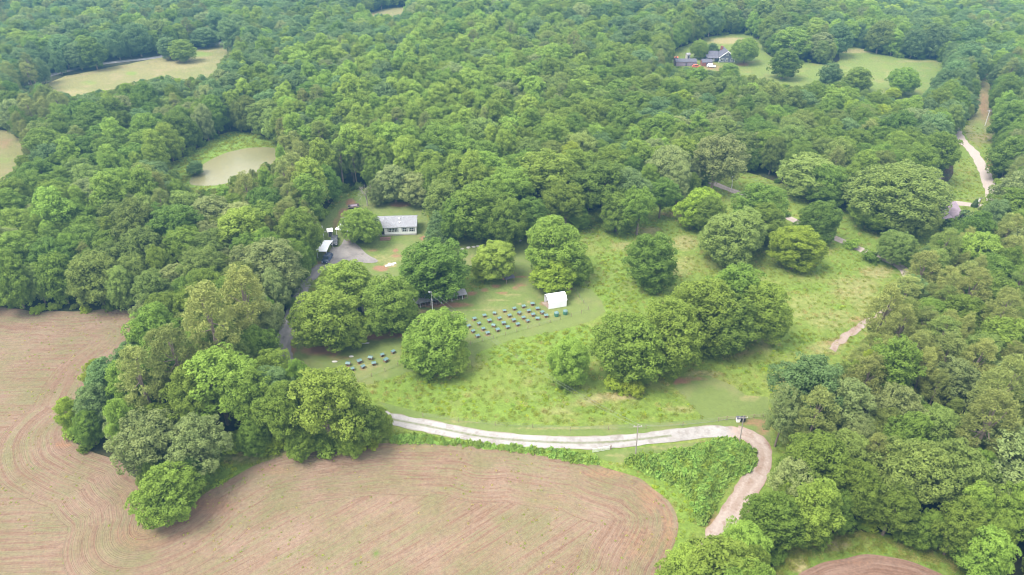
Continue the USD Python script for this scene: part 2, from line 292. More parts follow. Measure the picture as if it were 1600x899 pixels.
# fields and grass, traced
P_meadow = wpoly([(420, 610), (425, 545), (450, 500), (472, 440), (488, 400), (494, 355), (512, 325), (538, 300), (600, 296), (655, 306), (690, 330), (830, 335), (900, 332), (985, 318), (1070, 322), (1095, 292), (1130, 262), (1250, 296), (1330, 322), (1400, 292), (1482, 284), (1490, 222), (1503, 196), (1552, 215), (1560, 300), (1575, 330), (1520, 372), (1440, 430), (1415, 470), (1370, 540), (1320, 600), (1270, 660), (1245, 720), (1215, 790), (1160, 870), (1120, 960), (1000, 960), (1030, 890), (1052, 850), (1050, 805), (1030, 775), (1000, 755), (950, 735), (800, 712), (600, 700), (470, 712), (400, 732), (330, 772), (262, 812), (222, 838), (205, 822), (225, 790), (300, 735), (400, 672), (500, 640)], seed=1)
W = 1.0
meadow_blobs = [  # r=0 dry, g=1 lush, b=2 soil
    (960, 420, 60, 40, 1, .55), (930, 470, 50, 30, 1, .8), (900, 530, 110, 26, 1, .95), (800, 555, 60, 25, 1, .9), (850, 560, 70, 30, 1, .6), (660, 600, 50, 18, 1, .9), (700, 610, 40, 14, 1, .7), (870, 620, 70, 20, 1, .7), (940, 360, 90, 14, 1, .6),
    (1000, 350, 60, 10, 1, .5), (1245, 530, 40, 14, 1, .8), (1225, 545, 30, 10, 1, .8), (1270, 450, 60, 10, 1, .6), (1160, 580, 20, 6, 1, .8), (1200, 575, 30, 12, 1, .6), (1290, 420, 40, 12, 1, .6), (1310, 480, 15, 7, 1, .9), (980, 570, 60, 30, 1, .4),
    (800, 640, 200, 10, 1, .5), (700, 627, 90, 10, 1, .5), (1000, 645, 110, 8, 1, .45), (1000, 470, 60, 25, 1, .4),
    (1010, 360, 30, 8, 0, .7), (975, 385, 30, 10, 0, .5), (1070, 380, 30, 16, 0, .55), (1060, 420, 30, 20, 0, .4), (900, 625, 60, 12, 0, .75), (870, 642, 40, 7, 0, .7), (960, 620, 50, 9, 0, .75), (840, 618, 30, 12, 0, .5), (1250, 480, 60, 30, 0, .3), (1330, 450, 50, 25, 0, .45), (1370, 425, 35, 14, 0, .6), (1300, 500, 50, 25, 0, .4),
    (1240, 590, 40, 12, 0, .6), (1200, 540, 30, 14, 0, .5), (1060, 640, 40, 8, 0, .5), (1290, 545, 40, 14, 0, .5), (1100, 585, 40, 9, 0, .6), (1350, 470, 30, 30, 0, .4), (940, 430, 40, 12, 0, .35),
    (1150, 550, 40, 14, 2, .4), (1175, 665, 40, 6, 2, .75), (1195, 640, 10, 20, 2, .5), (1190, 672, 16, 14, 2, .7), (1110, 668, 40, 4, 2, .5), (900, 672, 120, 3, 0, .5), (690, 655, 70, 3, 2, .4), (1305, 535, 30, 8, 2, .55), (1345, 500, 24, 8, 2, .5), (1240, 570, 20, 8, 2, .35),
    (440, 710, 40, 10, 0, .8), (380, 715, 40, 16, 0, .5), (620, 692, 60, 5, 0, .5), (560, 695, 40, 6, 0, .8), (340, 745, 50, 30, 1, .9), (410, 705, 40, 14, 1, .7), (640, 683, 40, 6, 1, .8), (800, 704, 90, 4, 1, .9), (870, 712, 50, 5, 1, .95), (235, 822, 16, 8, 1, .9), (980, 712, 60, 8, 0, .4), (1080, 700, 40, 8, 0, .35),
    (1040, 770, 34, 26, 1, .9), (1075, 805, 26, 30, 1, .8), (1070, 850, 30, 26, 1, .6), (1115, 815, 26, 20, 2, .6), (1155, 775, 18, 22, 2, .7), (1165, 745, 14, 16, 2, .4), (960, 728, 40, 5, 2, .3), (1050, 800, 12, 30, 2, .35),
    (1530, 205, 14, 30, 2, .5), (1530, 240, 12, 30, 1, .3), (1548, 255, 8, 16, 2, .9), (1525, 185, 10, 24, 2, .5), (1440, 345, 40, 14, 1, .7), (1480, 305, 50, 8, 1, .6), (1410, 400, 50, 14, 1, .5), (1330, 395, 40, 6, 1, .4),
    (1000, 597, 60, 8, 1, .3), (1050, 335, 30, 6, 2, .5), (985, 333, 25, 4, 2, .6)]
P_ploughed = wpoly([(-180, 487), (60, 487), (215, 485), (236, 505), (215, 548), (165, 590), (150, 645), (110, 672), (122, 702), (185, 722), (215, 746), (231, 790), (225, 822), (240, 822), (275, 803), (330, 768), (400, 728), (470, 707), (600, 693), (700, 694), (800, 705), (900, 718), (960, 731), (1005, 750), (1040, 778), (1057, 808), (1058, 845), (1043, 875), (1024, 910), (1000, 960), (960, 1080), (-330, 1080)], wob=0.7, seed=5)
P_wedge = wpoly([(222, 485), (236, 505), (215, 548), (165, 590), (150, 645), (88, 668), (100, 700), (185, 722), (215, 746), (231, 790), (225, 822), (240, 822), (275, 803), (330, 768), (400, 728), (470, 707), (560, 690), (600, 640), (560, 560), (440, 470), (300, 440)], wob=0)
sheet('meadow', P_meadow, 0.06, 1.1, M_meadow, meadow_blobs, label='rough yellow-green meadow grass with tan and lush weedy patches')
EDGE = 13.0
inner = P_ploughed.buffer(-EDGE); inner_parts = sorted(getattr(inner, 'geoms', [inner]), key=lambda a: -a.area)
inner_parts = [g for g in inner_parts if g.area > 60]
head = P_ploughed.difference(shapely.union_all([g.buffer(0.02) for g in inner_parts]))
bound = P_ploughed.exterior
field_blobs = [(215, 840, 60, 30, 2, .5), (330, 790, 60, 22, 2, .6), (430, 735, 60, 12, 2, .5), (600, 700, 120, 7, 2, .6), (1015, 775, 30, 40, 2, .6), (950, 740, 60, 14, 2, .6), (1045, 830, 14, 50, 2, .7), (100, 695, 22, 10, 2, .8), (200, 780, 30, 34, 2, .4), (1000, 850, 50, 40, 2, .5), (860, 780, 60, 20, 2, .35), (600, 800, 120, 40, 2, .25), (760, 860, 160, 40, 2, .3), (200, 500, 30, 12, 2, .35),
               (585, 862, 14, 10, 1, .9), (615, 840, 16, 8, 1, .9), (632, 822, 10, 6, 1, .8), (560, 878, 14, 6, 1, .7), (700, 765, 24, 8, 1, .5), (740, 785, 20, 10, 1, .3), (560, 885, 14, 6, 1, .7), (500, 745, 40, 10, 1, .35), (450, 755, 40, 10, 1, .3), (90, 880, 60, 10, 1, .2), (60, 560, 60, 8, 1, .3), (110, 540, 60, 6, 1, .25), (30, 860, 30, 8, 1, .3), (180, 890, 40, 8, 1, .4), (850, 770, 40, 14, 1, .3), (960, 780, 20, 14, 1, .35)]
def rows_edge(v): 
    d = shapely.distance(shapely.points(v[:, :2]), bound); s = shapely.line_locate_point(bound, shapely.points(v[:, :2])); return np.c_[d, s, 0 * d]
dirA = at(700, 760) - at(470, 890); dirA /= np.linalg.norm(dirA); dirB = at(200, 560) - at(0, 566); dirB /= np.linalg.norm(dirB)
def rows_inner(v):
    p = v[:, :2]; left = p[:, 0] < at(215, 840)[0] - 4
    a = np.c_[p @ [-dirA[1], dirA[0]], p @ dirA]; b = np.c_[p @ [-dirB[1], dirB[0]] + 37, p @ dirB]
    w = sstep(-8, 8, p[:, 0] - (at(215, 840)[0] - 6))[:, None]
    return np.c_[a * (w > 0.5) + b * (w <= 0.5), np.zeros(len(p))]
pf = UsdGeom.Xform.Define(stage, numbered('ploughed_field')); tag(pf, 'tan and pinkish ploughed field wrapping round the wedge of woods', kind='structure')
for k, g in enumerate(getattr(head, 'geoms', [head])):
    if g.area > 5: sheet('headland', g, 0.10, 1.3, M_field, field_blobs, rows=rows_edge, parent=pf)
xsplit = at(215, 840)[0] - 6
for g in inner_parts:
    x0, y0, x1, y1 = g.bounds
    for half in (shapely.box(x0 - 1, y0 - 1, xsplit, y1 + 1), shapely.box(xsplit, y0 - 1, x1 + 1, y1 + 1)):
        q = g.intersection(half)
        for h in getattr(q, 'geoms', [q]):
            if h.area > 20: sheet('row_area', h, 0.10, 2.0, M_field, field_blobs, rows=rows_inner, parent=pf)
P_red = wpoly([(1225, 960), (1238, 905), (1270, 884), (1310, 873), (1360, 869), (1410, 875), (1450, 888), (1490, 910), (1530, 960)], wob=0.4)
P_redgrass = wpoly([(1180, 980), (1200, 905), (1225, 865), (1290, 838), (1360, 835), (1430, 845), (1520, 880), (1580, 930), (1600, 1000)], wob=0.6)
sheet('grass_margin', P_redgrass, 0.06, 1.0, M_meadow, [(1300, 850, 40, 14, 0, .9), (1250, 885, 20, 16, 0, .8), (1330, 867, 90, 6, 1, .9), (1470, 885, 60, 8, 1, .9), (1240, 870, 20, 12, 2, .3), (1420, 862, 60, 8, 1, .4)], label='grass strip between the right-hand woods and the small red field')
red_b = P_red.exterior
sheet('ploughed_field', P_red, 0.10, 0.8, M_field_red, [(1320, 880, 60, 6, 2, .6)], label='small reddish ploughed field at the bottom edge', rows=lambda v: np.c_[shapely.distance(shapely.points(v[:, :2]), red_b), shapely.line_locate_point(red_b, shapely.points(v[:, :2])), np.zeros(len(v))])
# lawns
P_yard = wpoly([(492, 400), (500, 352), (522, 325), (548, 310), (600, 303), (655, 312), (668, 340), (690, 376), (815, 372), (835, 385), (850, 415), (835, 445), (790, 440), (740, 425), (700, 430), (640, 440), (560, 440), (505, 425)], wob=0.6, seed=21)
sheet('house_lawn', P_yard, 0.09, 0.9, M_lawn, [(548, 318, 10, 10, 2, .9), (538, 335, 12, 12, 2, .9), (525, 350, 8, 14, 2, .5), (590, 312, 20, 5, 2, .5), (625, 320, 22, 5, 2, .9), (620, 400, 12, 4, 2, .7), (618, 392, 6, 4, 2, .9), (595, 420, 16, 6, 2, 1.), (610, 415, 14, 5, 0, .9), (583, 392, 12, 3, 2, .6), (665, 373, 12, 6, 2, .9), (600, 405, 40, 10, 0, .45), (640, 395, 30, 8, 1, .3), (760, 400, 40, 12, 0, .25), (510, 400, 10, 10, 2, .5), (500, 415, 14, 8, 2, .8), (790, 428, 30, 4, 2, .4), (545, 385, 16, 5, 1, .3), (610, 375, 30, 4, 1, .4)], label='mown lawn around the white house')
GRID = [[(365, 410), (490, 385), (615, 345), (742, 315), (865, 285), (988, 258), (1103, 230), (1215, 200)], [(418, 478), (547, 445), (677, 410), (802, 380), (928, 345), (1050, 315), (1167, 287), (1278, 258)],
        [(472, 540), (600, 510), (730, 470), (855, 440), (980, 403), (1102, 370), (1222, 335), (1335, 308)], [(530, 600), (655, 565), (780, 525), (905, 490), (1030, 455), (1155, 412), (1278, 382), (1385, 348)]]
LOWER = [(915, 712), (1055, 680), (1195, 637), (1340, 597), (1475, 558), (965, 775), (1100, 745), (1237, 705), (1385, 665)]
worn = [(680 + X / 8, 450 + Y / 8 + 3.6, 5.5, 2.4, 2, .62) for row in GRID for X, Y in row] + [(430 + X / 8, 480 + Y / 8 + 4, 6, 2.6, 2, .55) for X, Y in LOWER]
P_pen = wpoly([(446, 565), (452, 535), (480, 520), (560, 520), (640, 478), (740, 455), (820, 425), (850, 430), (880, 432), (903, 463), (921, 487), (860, 505), (735, 540), (622, 573), (558, 598), (500, 580)], smooth=False, wob=0.2, seed=31).buffer(0.6).buffer(-0.6)
sheet('pen_lawn', P_pen, 0.10, 0.9, M_lawn, [(500, 548, 40, 10, 2, .9), (530, 560, 30, 6, 2, .4), (455, 545, 10, 16, 2, .8), (580, 527, 40, 7, 2, .9), (620, 522, 22, 9, 2, .9), (520, 553, 14, 4, 2, .7), (690, 477, 60, 6, 2, .9), (655, 487, 18, 4, 0, .9), (737, 459, 10, 4, 2, 1.), (757, 454, 9, 3, 2, .9), (775, 448, 10, 3, 2, .9), (745, 485, 50, 3, 0, .45), (800, 462, 22, 3, 0, .45), (775, 470, 26, 2.5, 0, .55), (785, 459, 14, 2.5, 2, .8), (806, 451, 10, 2.5, 2, .8), (815, 446, 12, 3, 2, .7), (812, 433, 18, 2, 2, .8), (811, 475, 5, 2, 0, .9), (825, 472, 4, 2, 0, .9), (700, 500, 20, 3, 0, .4), (905, 465, 14, 14, 0, .4), (890, 450, 14, 6, 2, .6), (850, 475, 8, 5, 2, .7), (855, 492, 40, 8, 0, .25), (640, 560, 60, 5, 0, .3), (575, 572, 40, 8, 0, .3), (655, 468, 12, 5, 2, .7)] + worn, label='mown grass of the fenced pen with the rows of shelters')
P_strip = wpoly([(903, 463), (893, 447), (925, 452), (940, 470), (945, 487), (925, 502), (870, 518), (800, 532), (745, 552), (738, 572), (715, 578), (640, 582), (575, 602), (560, 598), (622, 573), (735, 540), (860, 505), (921, 487)], smooth=False, wob=0.25, seed=41).buffer(0.8).buffer(-0.8)
sheet('mown_strip', P_strip, 0.08, 0.9, M_lawn, [(900, 515, 40, 5, 1, .25), (930, 480, 10, 14, 1, .3)], label='pale mown strip outside the pen fence')
P_verge = wpoly([(590, 628), (640, 640), (720, 657), (800, 664), (900, 666), (1000, 662), (1100, 655), (1050, 600), (1060, 588), (1110, 587), (1150, 605), (1165, 618), (1200, 620), (1205, 690), (1170, 672), (1080, 672), (960, 684), (830, 682), (700, 664), (615, 648)], smooth=False, wob=0.3, seed=51).buffer(1).buffer(-1)
sheet('mown_strip', P_verge, 0.08, 1.0, M_lawn, [(1063, 596, 20, 7, 2, .9), (1085, 592, 30, 5, 2, .6), (1170, 622, 22, 7, 0, .6), (1140, 640, 40, 10, 1, .15), (1180, 660, 40, 5, 2, .75), (1130, 660, 20, 3, 2, .6), (1192, 673, 12, 10, 2, .7), (900, 671, 140, 2.5, 0, .6), (720, 659, 60, 2.5, 0, .5), (1060, 665, 40, 3, 2, .4), (990, 671, 30, 3, 2, .4)], label='mown grass verge along the white gravel drive and up the lane corner')
P_south = wpoly([(930, 706), (980, 702), (1060, 694), (1110, 690), (1125, 694), (1060, 708), (990, 722), (950, 722)], wob=0.2)
sheet('mown_strip', P_south, 0.08, 0.9, M_lawn, [(960, 712, 20, 6, 0, .5), (1100, 692, 14, 4, 2, .8), (1040, 700, 60, 4, 0, .4)], label='mown grass between the gravel drive and the weedy bank')
# far fields and pond
P_hay = wpoly([(60, 142), (90, 124), (130, 114), (245, 91), (345, 66), (372, 66), (356, 95), (345, 125), (300, 136), (235, 138), (160, 152), (105, 158)], wob=1.2, seed=61)
sheet('hay_field', P_hay, 0.08, 3.0, M_hay, [(310, 85, 30, 6, 1, .6), (205, 115, 14, 4, 1, .7), (280, 100, 60, 10, 0, .5), (140, 130, 20, 5, 1, .5), (120, 145, 40, 8, 0, .5)], label='tan hay field beside the road in the far left woods')
P_left = wpoly([(-90, 200), (0, 203), (22, 210), (38, 235), (26, 268), (0, 290), (-90, 320)], wob=1.0)
sheet('hay_field', P_left, 0.08, 3.0, M_hay, [(8, 225, 16, 12, 2, .5), (5, 250, 20, 10, 1, .4)], label='tan clearing cut off by the left edge')
P_top = wpoly([(540, 34), (600, 15), (642, 12), (652, 18), (630, 36), (570, 42)], wob=1.0)
sheet('hay_field', P_top, 0.1, 4.0, M_hay, label='small tan clearing in the woods at the top')
P_past = wpoly([(1030, 100), (1050, 82), (1075, 70), (1110, 58), (1160, 53), (1192, 66), (1205, 88), (1300, 100), (1312, 76), (1335, 72), (1370, 84), (1420, 92), (1468, 94), (1472, 120), (1450, 160), (1395, 172), (1320, 160), (1240, 152), (1190, 140), (1120, 120), (1060, 112)], wob=1.0, seed=71)
sheet('pasture', P_past, 0.08, 3.0, M_pasture, [(1140, 64, 40, 7, 0, .9), (1335, 80, 40, 5, 0, .7), (1430, 96, 40, 3, 0, .5), (1110, 104, 14, 8, 2, .7), (1160, 101, 14, 4, 2, .8), (1125, 107, 10, 8, 2, .6), (1385, 118, 8, 14, 0, .35), (1330, 112, 6, 12, 0, .3), (1400, 150, 30, 5, 1, .3), (1060, 90, 20, 4, 1, .3)], label='bright green pasture around the far grey house')
P_cut = wpoly([(1508, 212), (1520, 170), (1527, 118), (1546, 116), (1552, 165), (1556, 214), (1540, 225)], wob=.6)
sheet('cut_strip', P_cut, 0.09, 2.0, M_hay, [(1538, 165, 10, 30, 2, .6), (1530, 200, 14, 14, 1, .5), (1545, 180, 6, 24, 2, .3)], label='brownish grassy strip cut through the woods at the top right')
P_bank = wpoly([(255, 268), (300, 238), (335, 216), (370, 206), (420, 216), (446, 236), (440, 262), (400, 285), (320, 308), (285, 300)], wob=0.8, seed=81)
sheet('pond_bank', P_bank, 0.08, 1.5, M_meadow, [(350, 250, 130, 60, 1, .95), (340, 225, 80, 14, 1, .9), (380, 214, 60, 10, 1, .9), (300, 285, 26, 16, 1, .9), (330, 290, 50, 8, 1, .8), (275, 262, 14, 8, 0, .5)], label='lush green grass bank around the pond')
M_pond = MAT(stage, '/World/Looks/muddy_water', {'g': ('geometry', {}), 'n': ('noise_texture', {'scale': 0.05, 'detail': 3.0}), 'r': ('rgb_ramp', {'ramp': [(0.35, (0.108, 0.106, 0.050)), (0.65, (0.128, 0.118, 0.058))]}),
    'w': ('noise_texture', {'scale': 1.2, 'detail': 2.0}), 'b': ('bump', {'strength': 0.12, 'distance': 0.05}), 'p': ('principled_bsdf', {'roughness': 0.30, 'specular_ior_level': 0.25})},
    [('g.position', 'n.vector'), ('n.fac', 'r.fac'), ('r.color', 'p.base_color'), ('g.position', 'w.vector'), ('w.fac', 'b.height'), ('b.normal', 'p.normal')], surface='p.BSDF')
P_pond = wpoly([(299, 289), (302, 273), (318, 257), (348, 241), (388, 232), (424, 231), (433, 238), (436, 252), (412, 268), (380, 280), (340, 290)], wob=0.4)
v, f = tri_sheet(P_pond, 2.5, 0.0)
zmax = terrain(*np.array(P_pond.exterior.coords).T).max(); v[:, 2] = zmax + 0.12
obj('pond', (v, f), M_pond, kind='structure', label='still muddy olive-tan pond in the left woods')
# roads
L_drive, P_drive = wline([(470, 612), (520, 634), (590, 650), (618, 657), (660, 665), (700, 673), (760, 684), (830, 690), (900, 693), (960, 691), (1020, 685), (1080, 678), (1128, 675), (1160, 680)], 3.5, 0.3)
def zdrive(v):
    d = shapely.distance(shapely.points(v[:, :2]), L_drive); px = proj(v)[0]
    return np.c_[0.75 * np.clip(1 - d / 0.55, 0, 1) * (px < 1050), 0.8 * np.clip((d - 1.4) / 0.5, 0, 1), 0.7 * sstep(1120, 1165, px)]
sheet('gravel_drive', P_drive, 0.13, 0.35, M_gravel, zfun=zdrive, label='curved white gravel drive with a grassy middle line')
L_road, P_road = wline([(1150, 676), (1172, 683), (1186, 697), (1191, 716), (1184, 738), (1166, 766), (1146, 797), (1126, 832), (1102, 872), (1070, 930)], 4.0, 0.4)
sheet('dirt_road', P_road, 0.14, 0.6, M_dirt, zfun=lambda v: np.c_[np.zeros((len(v), 1)), 0.55 * np.clip(1 - np.abs(shapely.distance(shapely.points(v[:, :2]), L_road) - 0.9) / 0.8, 0, 1), 0.5 * np.clip((shapely.distance(shapely.points(v[:, :2]), L_road) - 1.5) / 0.6, 0, 1)], label='pinkish dirt road curving past the weedy bank')
L_lane, P_lane = wline([(1110, 285), (1140, 297), (1180, 312), (1228, 339), (1270, 358), (1310, 375), (1350, 393), (1405, 416), (1424, 440)], 3.0, 0.25)
sheet('dirt_lane', P_lane, 0.13, 0.5, M_dirt, zfun=lambda v: np.c_[0.85 * np.clip(1 - shapely.distance(shapely.points(v[:, :2]), L_lane) / 0.55, 0, 1), 0.6 + 0 * v[:, :1], 0 * v[:, :1]], label='two-track dirt lane beyond the meadow')
L_back, P_back = wline([(1445, 318), (1480, 317), (1520, 321), (1545, 326), (1556, 330)], 3.4, 0.3)
sheet('dirt_lane', P_back, 0.12, 0.7, M_dirt, zfun=lambda v: np.c_[0 * v[:, :1], 0.7 + 0 * v[:, :1], 0 * v[:, :1]], label='short dirt lane behind the purple-roofed house')
L_far, P_far = wline([(1488, 195), (1503, 220), (1522, 240), (1536, 265), (1546, 292), (1553, 322), (1566, 352)], 3.8, 0.4)
sheet('dirt_road', P_far, 0.13, 0.9, M_dirt, zfun=lambda v: np.c_[0 * v[:, :1], 1.0 + 0 * v[:, :1], 0 * v[:, :1]], label='pale dirt road running up the right side')
L_track, P_track = wline([(1404, 470), (1365, 498), (1331, 520), (1318, 530), (1300, 548)], 1.9, 0.5)
sheet('dirt_lane', P_track, 0.12, 0.7, M_dirt, label='bare reddish track along the right edge of the meadow')
L_asph, P_asph = wline([(-40, 152), (35, 132), (90, 115), (160, 100), (245, 90), (310, 76), (380, 58)], 5.0, 0.2)
sheet('asphalt_road', P_asph, 0.12, 2.0, M_asphalt, label='grey road along the top of the hay field')
L_up, P_up = wline([(448, 570), (441, 548), (446, 522), (460, 490), (474, 450), (492, 425), (515, 412)], 4.0, 0.5)
sheet('gravel_track', P_up, 0.14, 0.7, M_yard, zfun=lambda v: np.c_[0 * v[:, :1], 0.6 * np.clip(1 - np.abs(shapely.distance(shapely.points(v[:, :2]), L_up) - 0.8) / 0.7, 0, 1), 0 * v[:, :1]], label='grey gravel track climbing beside the large trees to the house')
P_gy = wpoly([(497, 418), (513, 400), (518, 388), (532, 385), (540, 372), (548, 372), (556, 382), (570, 395), (590, 408), (575, 412), (540, 408), (515, 418)], wob=0.3)
sheet('gravel_yard', P_gy, 0.16, 0.7, M_yard, [(530, 396, 22, 10, 1, .9), (545, 376, 5, 6, 2, .4)], label='grey gravel parking yard in front of the white house')

# ------------------------------------------------------------------ trees: shapes
def leaves(pos, nrm, ln, wd, rng, fold=0.18):
    n = len(pos); nrm = nrm / (np.linalg.norm(nrm, axis=1, keepdims=True) + 1e-9)
    r = rng.normal(size=(n, 3)); a = np.cross(nrm, r); a /= np.linalg.norm(a, axis=1, keepdims=True) + 1e-9; b = np.cross(nrm, a)
    ln, wd = np.broadcast_to(ln, n)[:, None], np.broadcast_to(wd, n)[:, None]
    v = np.stack([pos - a * ln / 2, pos + b * wd / 2 + nrm * ln * fold, pos + a * ln / 2, pos - b * wd / 2 + nrm * ln * fold], 1).reshape(-1, 3)
    k = np.arange(n)[:, None] * 4
    return v, np.vstack([k + [0, 1, 2], k + [0, 2, 3]])
def join(parts):
    vs, fs, n = [], [], 0
    for v, f in parts: vs.append(v); fs.append(f + n); n += len(v)
    return np.vstack(vs), np.vstack(fs)
def unit(v): return v / (np.linalg.norm(v, axis=-1, keepdims=True) + 1e-9)
def clump_leaves(c, r, out, n, rng, size=(0.26, 0.44), up=0.5):
    """one clump of leaves about c, denser and facing outward and up"""
    d = unit(rng.normal(size=(n, 3)) + 0.85 * out + [0, 0, up]); p = c + d * r * rng.uniform(0.72, 1.08, (n, 1)) * [1, 1, 0.82]
    s = rng.uniform(*size, n)
    return leaves(p, unit(d + 0.55 * rng.normal(size=(n, 3)) + [0, 0, 0.25]), s, s * rng.uniform(0.6, 0.85, n), rng)
def crown_from_lobes(lobes, rng, crad=(0.55, 1.10), dens=66, spacing=2.0, size=(0.26, 0.44), fill=26, zmin=0.5, keep=0.82):
    parts = []; C = np.array([l[0] for l in lobes]); R = np.array([l[1] for l in lobes])
    for i, (c, r) in enumerate(zip(C, R)):
        m = max(8, int(4 * math.pi * r * r / spacing))
        d = unit(rng.normal(size=(m, 3))); p = c + d * r * rng.uniform(0.80, 1.08, (m, 1))
        dist = np.linalg.norm(p[:, None] - C[None], axis=2) / R[None]; dist[:, i] = 9
        ok = (dist.min(1) > keep) & (p[:, 2] > zmin) & (d[:, 2] > -0.75)
        for q, o in zip(p[ok], d[ok]):
            cr = rng.uniform(*crad); parts.append(clump_leaves(q, cr, o, int(dens * cr * cr) + 8, rng, size))
        n = int(fill * r * r)                                      # sparse leaves inside the lobe stop one from seeing through it
        d = unit(rng.normal(size=(n, 3))); q = c + d * r * rng.uniform(0.35, 0.8, (n, 1)); q = q[q[:, 2] > zmin]
        s = rng.uniform(0.45, 0.75, len(q)); parts.append(leaves(q, rng.normal(size=(len(q), 3)) + [0, 0, .6], s, s * .8, rng))
    return join(parts)
def trunk_and_limbs(H, r0, targets, rng, fork=0.35):
    pts = [(0, 0, -0.4), (rng.normal(0, .08), rng.normal(0, .08), H * fork * .5), (rng.normal(0, .15), rng.normal(0, .15), H * fork), (rng.normal(0, .3), rng.normal(0, .3), H * 0.72)]
    parts = [tube(pts, [r0 * 1.25, r0, r0 * .8, r0 * .3], 8)]
    for t in targets:
        a = np.array(pts[1]) + (np.array(pts[2]) - np.array(pts[1])) * rng.uniform(0.5, 1.0); mid = (a + t) / 2 + [0, 0, -0.05 * H * rng.uniform(0, 1)]
        parts.append(tube([a, mid, t], [r0 * .42, r0 * .28, r0 * .10], 5, cap=False))
    return trimesh.util.concatenate(parts)
def broadleaf(seed, R=5.5, H=15.0, base=0.28, n=13, flat=1.0, top=0.8, openness=1.0, lean=1.0):
    rng = np.random.default_rng(seed); lobes = []; hz = H * (1 - base); ph = rng.uniform(0, 6.28); asy = rng.uniform(.12, .34) * lean
    for i in range(n):
        t = (i + 0.5) / n; t = t ** 0.85; ang = i * 2.399963 + rng.uniform(-.35, .35)
        prof = R * (math.sin(math.pi * (0.16 + 0.74 * t)) ** (0.65 * flat)) * (1 + asy * math.cos(ang - ph) * (1 - .4 * t))
        rl = R * rng.uniform(0.24, 0.50); rr = max(prof - rl * 0.9, 0.1) * rng.uniform(.85, 1.12)
        lobes.append((np.array([rr * math.cos(ang), rr * math.sin(ang), H * base + rl * .6 + (hz - 1.5 * rl) * t]), rl))
    lobes.append((np.array([rng.normal(0, .3), rng.normal(0, .3), H * (base + .5 * (1 - base))]), R * .5))
    lobes.append((np.array([rng.normal(0, .5), rng.normal(0, .5), H - R * .36]), R * .36))
    crown = crown_from_lobes(lobes, rng, zmin=H * base * .8, dens=62 * openness)
    return trunk_and_limbs(H, 0.045 * R + 0.06, [l[0] for l in lobes[::2]], rng, fork=max(base, .22)), crown
def poplar(seed, R=3.9, H=19.0, base=0.18):
    rng = np.random.default_rng(seed); lobes = []; n = 20
    for i in range(n):
        t = (i + .5) / n; ang = i * 2.399963 + rng.uniform(-.4, .4); prof = R * (0.25 + 0.95 * math.sin(math.pi * (0.10 + 0.80 * t)) ** .8) * (1 - .22 * t)
        rl = R * rng.uniform(.30, .42); rr = max(prof - rl, .05) * rng.uniform(.8, 1.25)
        lobes.append((np.array([rr * math.cos(ang), rr * math.sin(ang), H * base + rl + (H * (1 - base) - 2.3 * rl) * t]), rl))
    lobes.append((np.array([0, 0, H - .40 * R]), R * .34)); lobes.append((np.array([0, 0, H * .45]), R * .55)); lobes.append((np.array([0, 0, H * .68]), R * .48))
    return trunk_and_limbs(H, 0.24, [l[0] for l in lobes[::3]], rng, fork=.3), crown_from_lobes(lobes, rng, crad=(.5, 1.0), zmin=H * base * .8, spacing=1.7)
def pine(seed, R=3.4, H=18.0, base=0.42):
    rng = np.random.default_rng(seed); parts = []; tg = []
    n = 85
    for i in range(n):
        t = (i + .5) / n; ang = i * 2.399963 + rng.uniform(-.6, .6); prof = R * (math.sin(math.pi * (0.12 + 0.80 * t)) ** .7) * (1.08 - .45 * t)
        rr = prof * math.sqrt(rng.uniform(.25, 1.0)); c = np.array([rr * math.cos(ang), rr * math.sin(ang), H * base + H * (1 - base) * t * .96 + rng.normal(0, .25)])
        if i % 9 == 0: tg.append(c)
        cr = rng.uniform(.6, 1.05); m = int(120 * cr * cr); d = unit(rng.normal(size=(m, 3)) + [0, 0, .35]); p = c + d * cr * rng.uniform(.35, .95, (m, 1)) * [1, 1, .7]
        s = rng.uniform(.30, .5, m); nr = unit(np.cross(d, rng.normal(size=(m, 3))) + .6 * d)
        parts.append(leaves(p, nr, s, s * .32, rng, .05))
    return trunk_and_limbs(H * 1.2, 0.23, tg, rng, fork=.55), join(parts)
def cedar(seed, R=2.2, H=8.0):
    rng = np.random.default_rng(seed); parts = []
    for i in range(150):
        t = math.sqrt((i + .5) / 150); h = H * (1 - t) * .96 + .4; ang = i * 2.399963; rr = R * (t ** .8) * rng.uniform(.75, 1.05)
        o = np.array([math.cos(ang), math.sin(ang), .4]); parts.append(clump_leaves(np.array([rr * o[0], rr * o[1], h]), rng.uniform(.4, .65), o, 40, rng, (.2, .34)))
    return trunk_and_limbs(H, .14, [], rng), join(parts)
def bush(seed, R=1.7, H=2.6):
    rng = np.random.default_rng(seed); lobes = []
    for i in range(8):
        ang = i * 2.4 + rng.uniform(-.4, .4); rl = R * rng.uniform(.36, .55); rr = (R - rl) * rng.uniform(.5, 1.15)
        lobes.append((np.array([rr * math.cos(ang), rr * math.sin(ang), rng.uniform(.35, .95) * (H - rl)]), rl))
    c = crown_from_lobes(lobes, rng, crad=(.3, .55), dens=130, spacing=.55, size=(.16, .30), fill=40, zmin=.05)
    st = trimesh.util.concatenate([tube([(0, 0, -.2), l[0] * [.5, .5, .6], l[0]], [.06, .04, .02], 4, cap=False) for l in lobes[:5]])
    return st, c
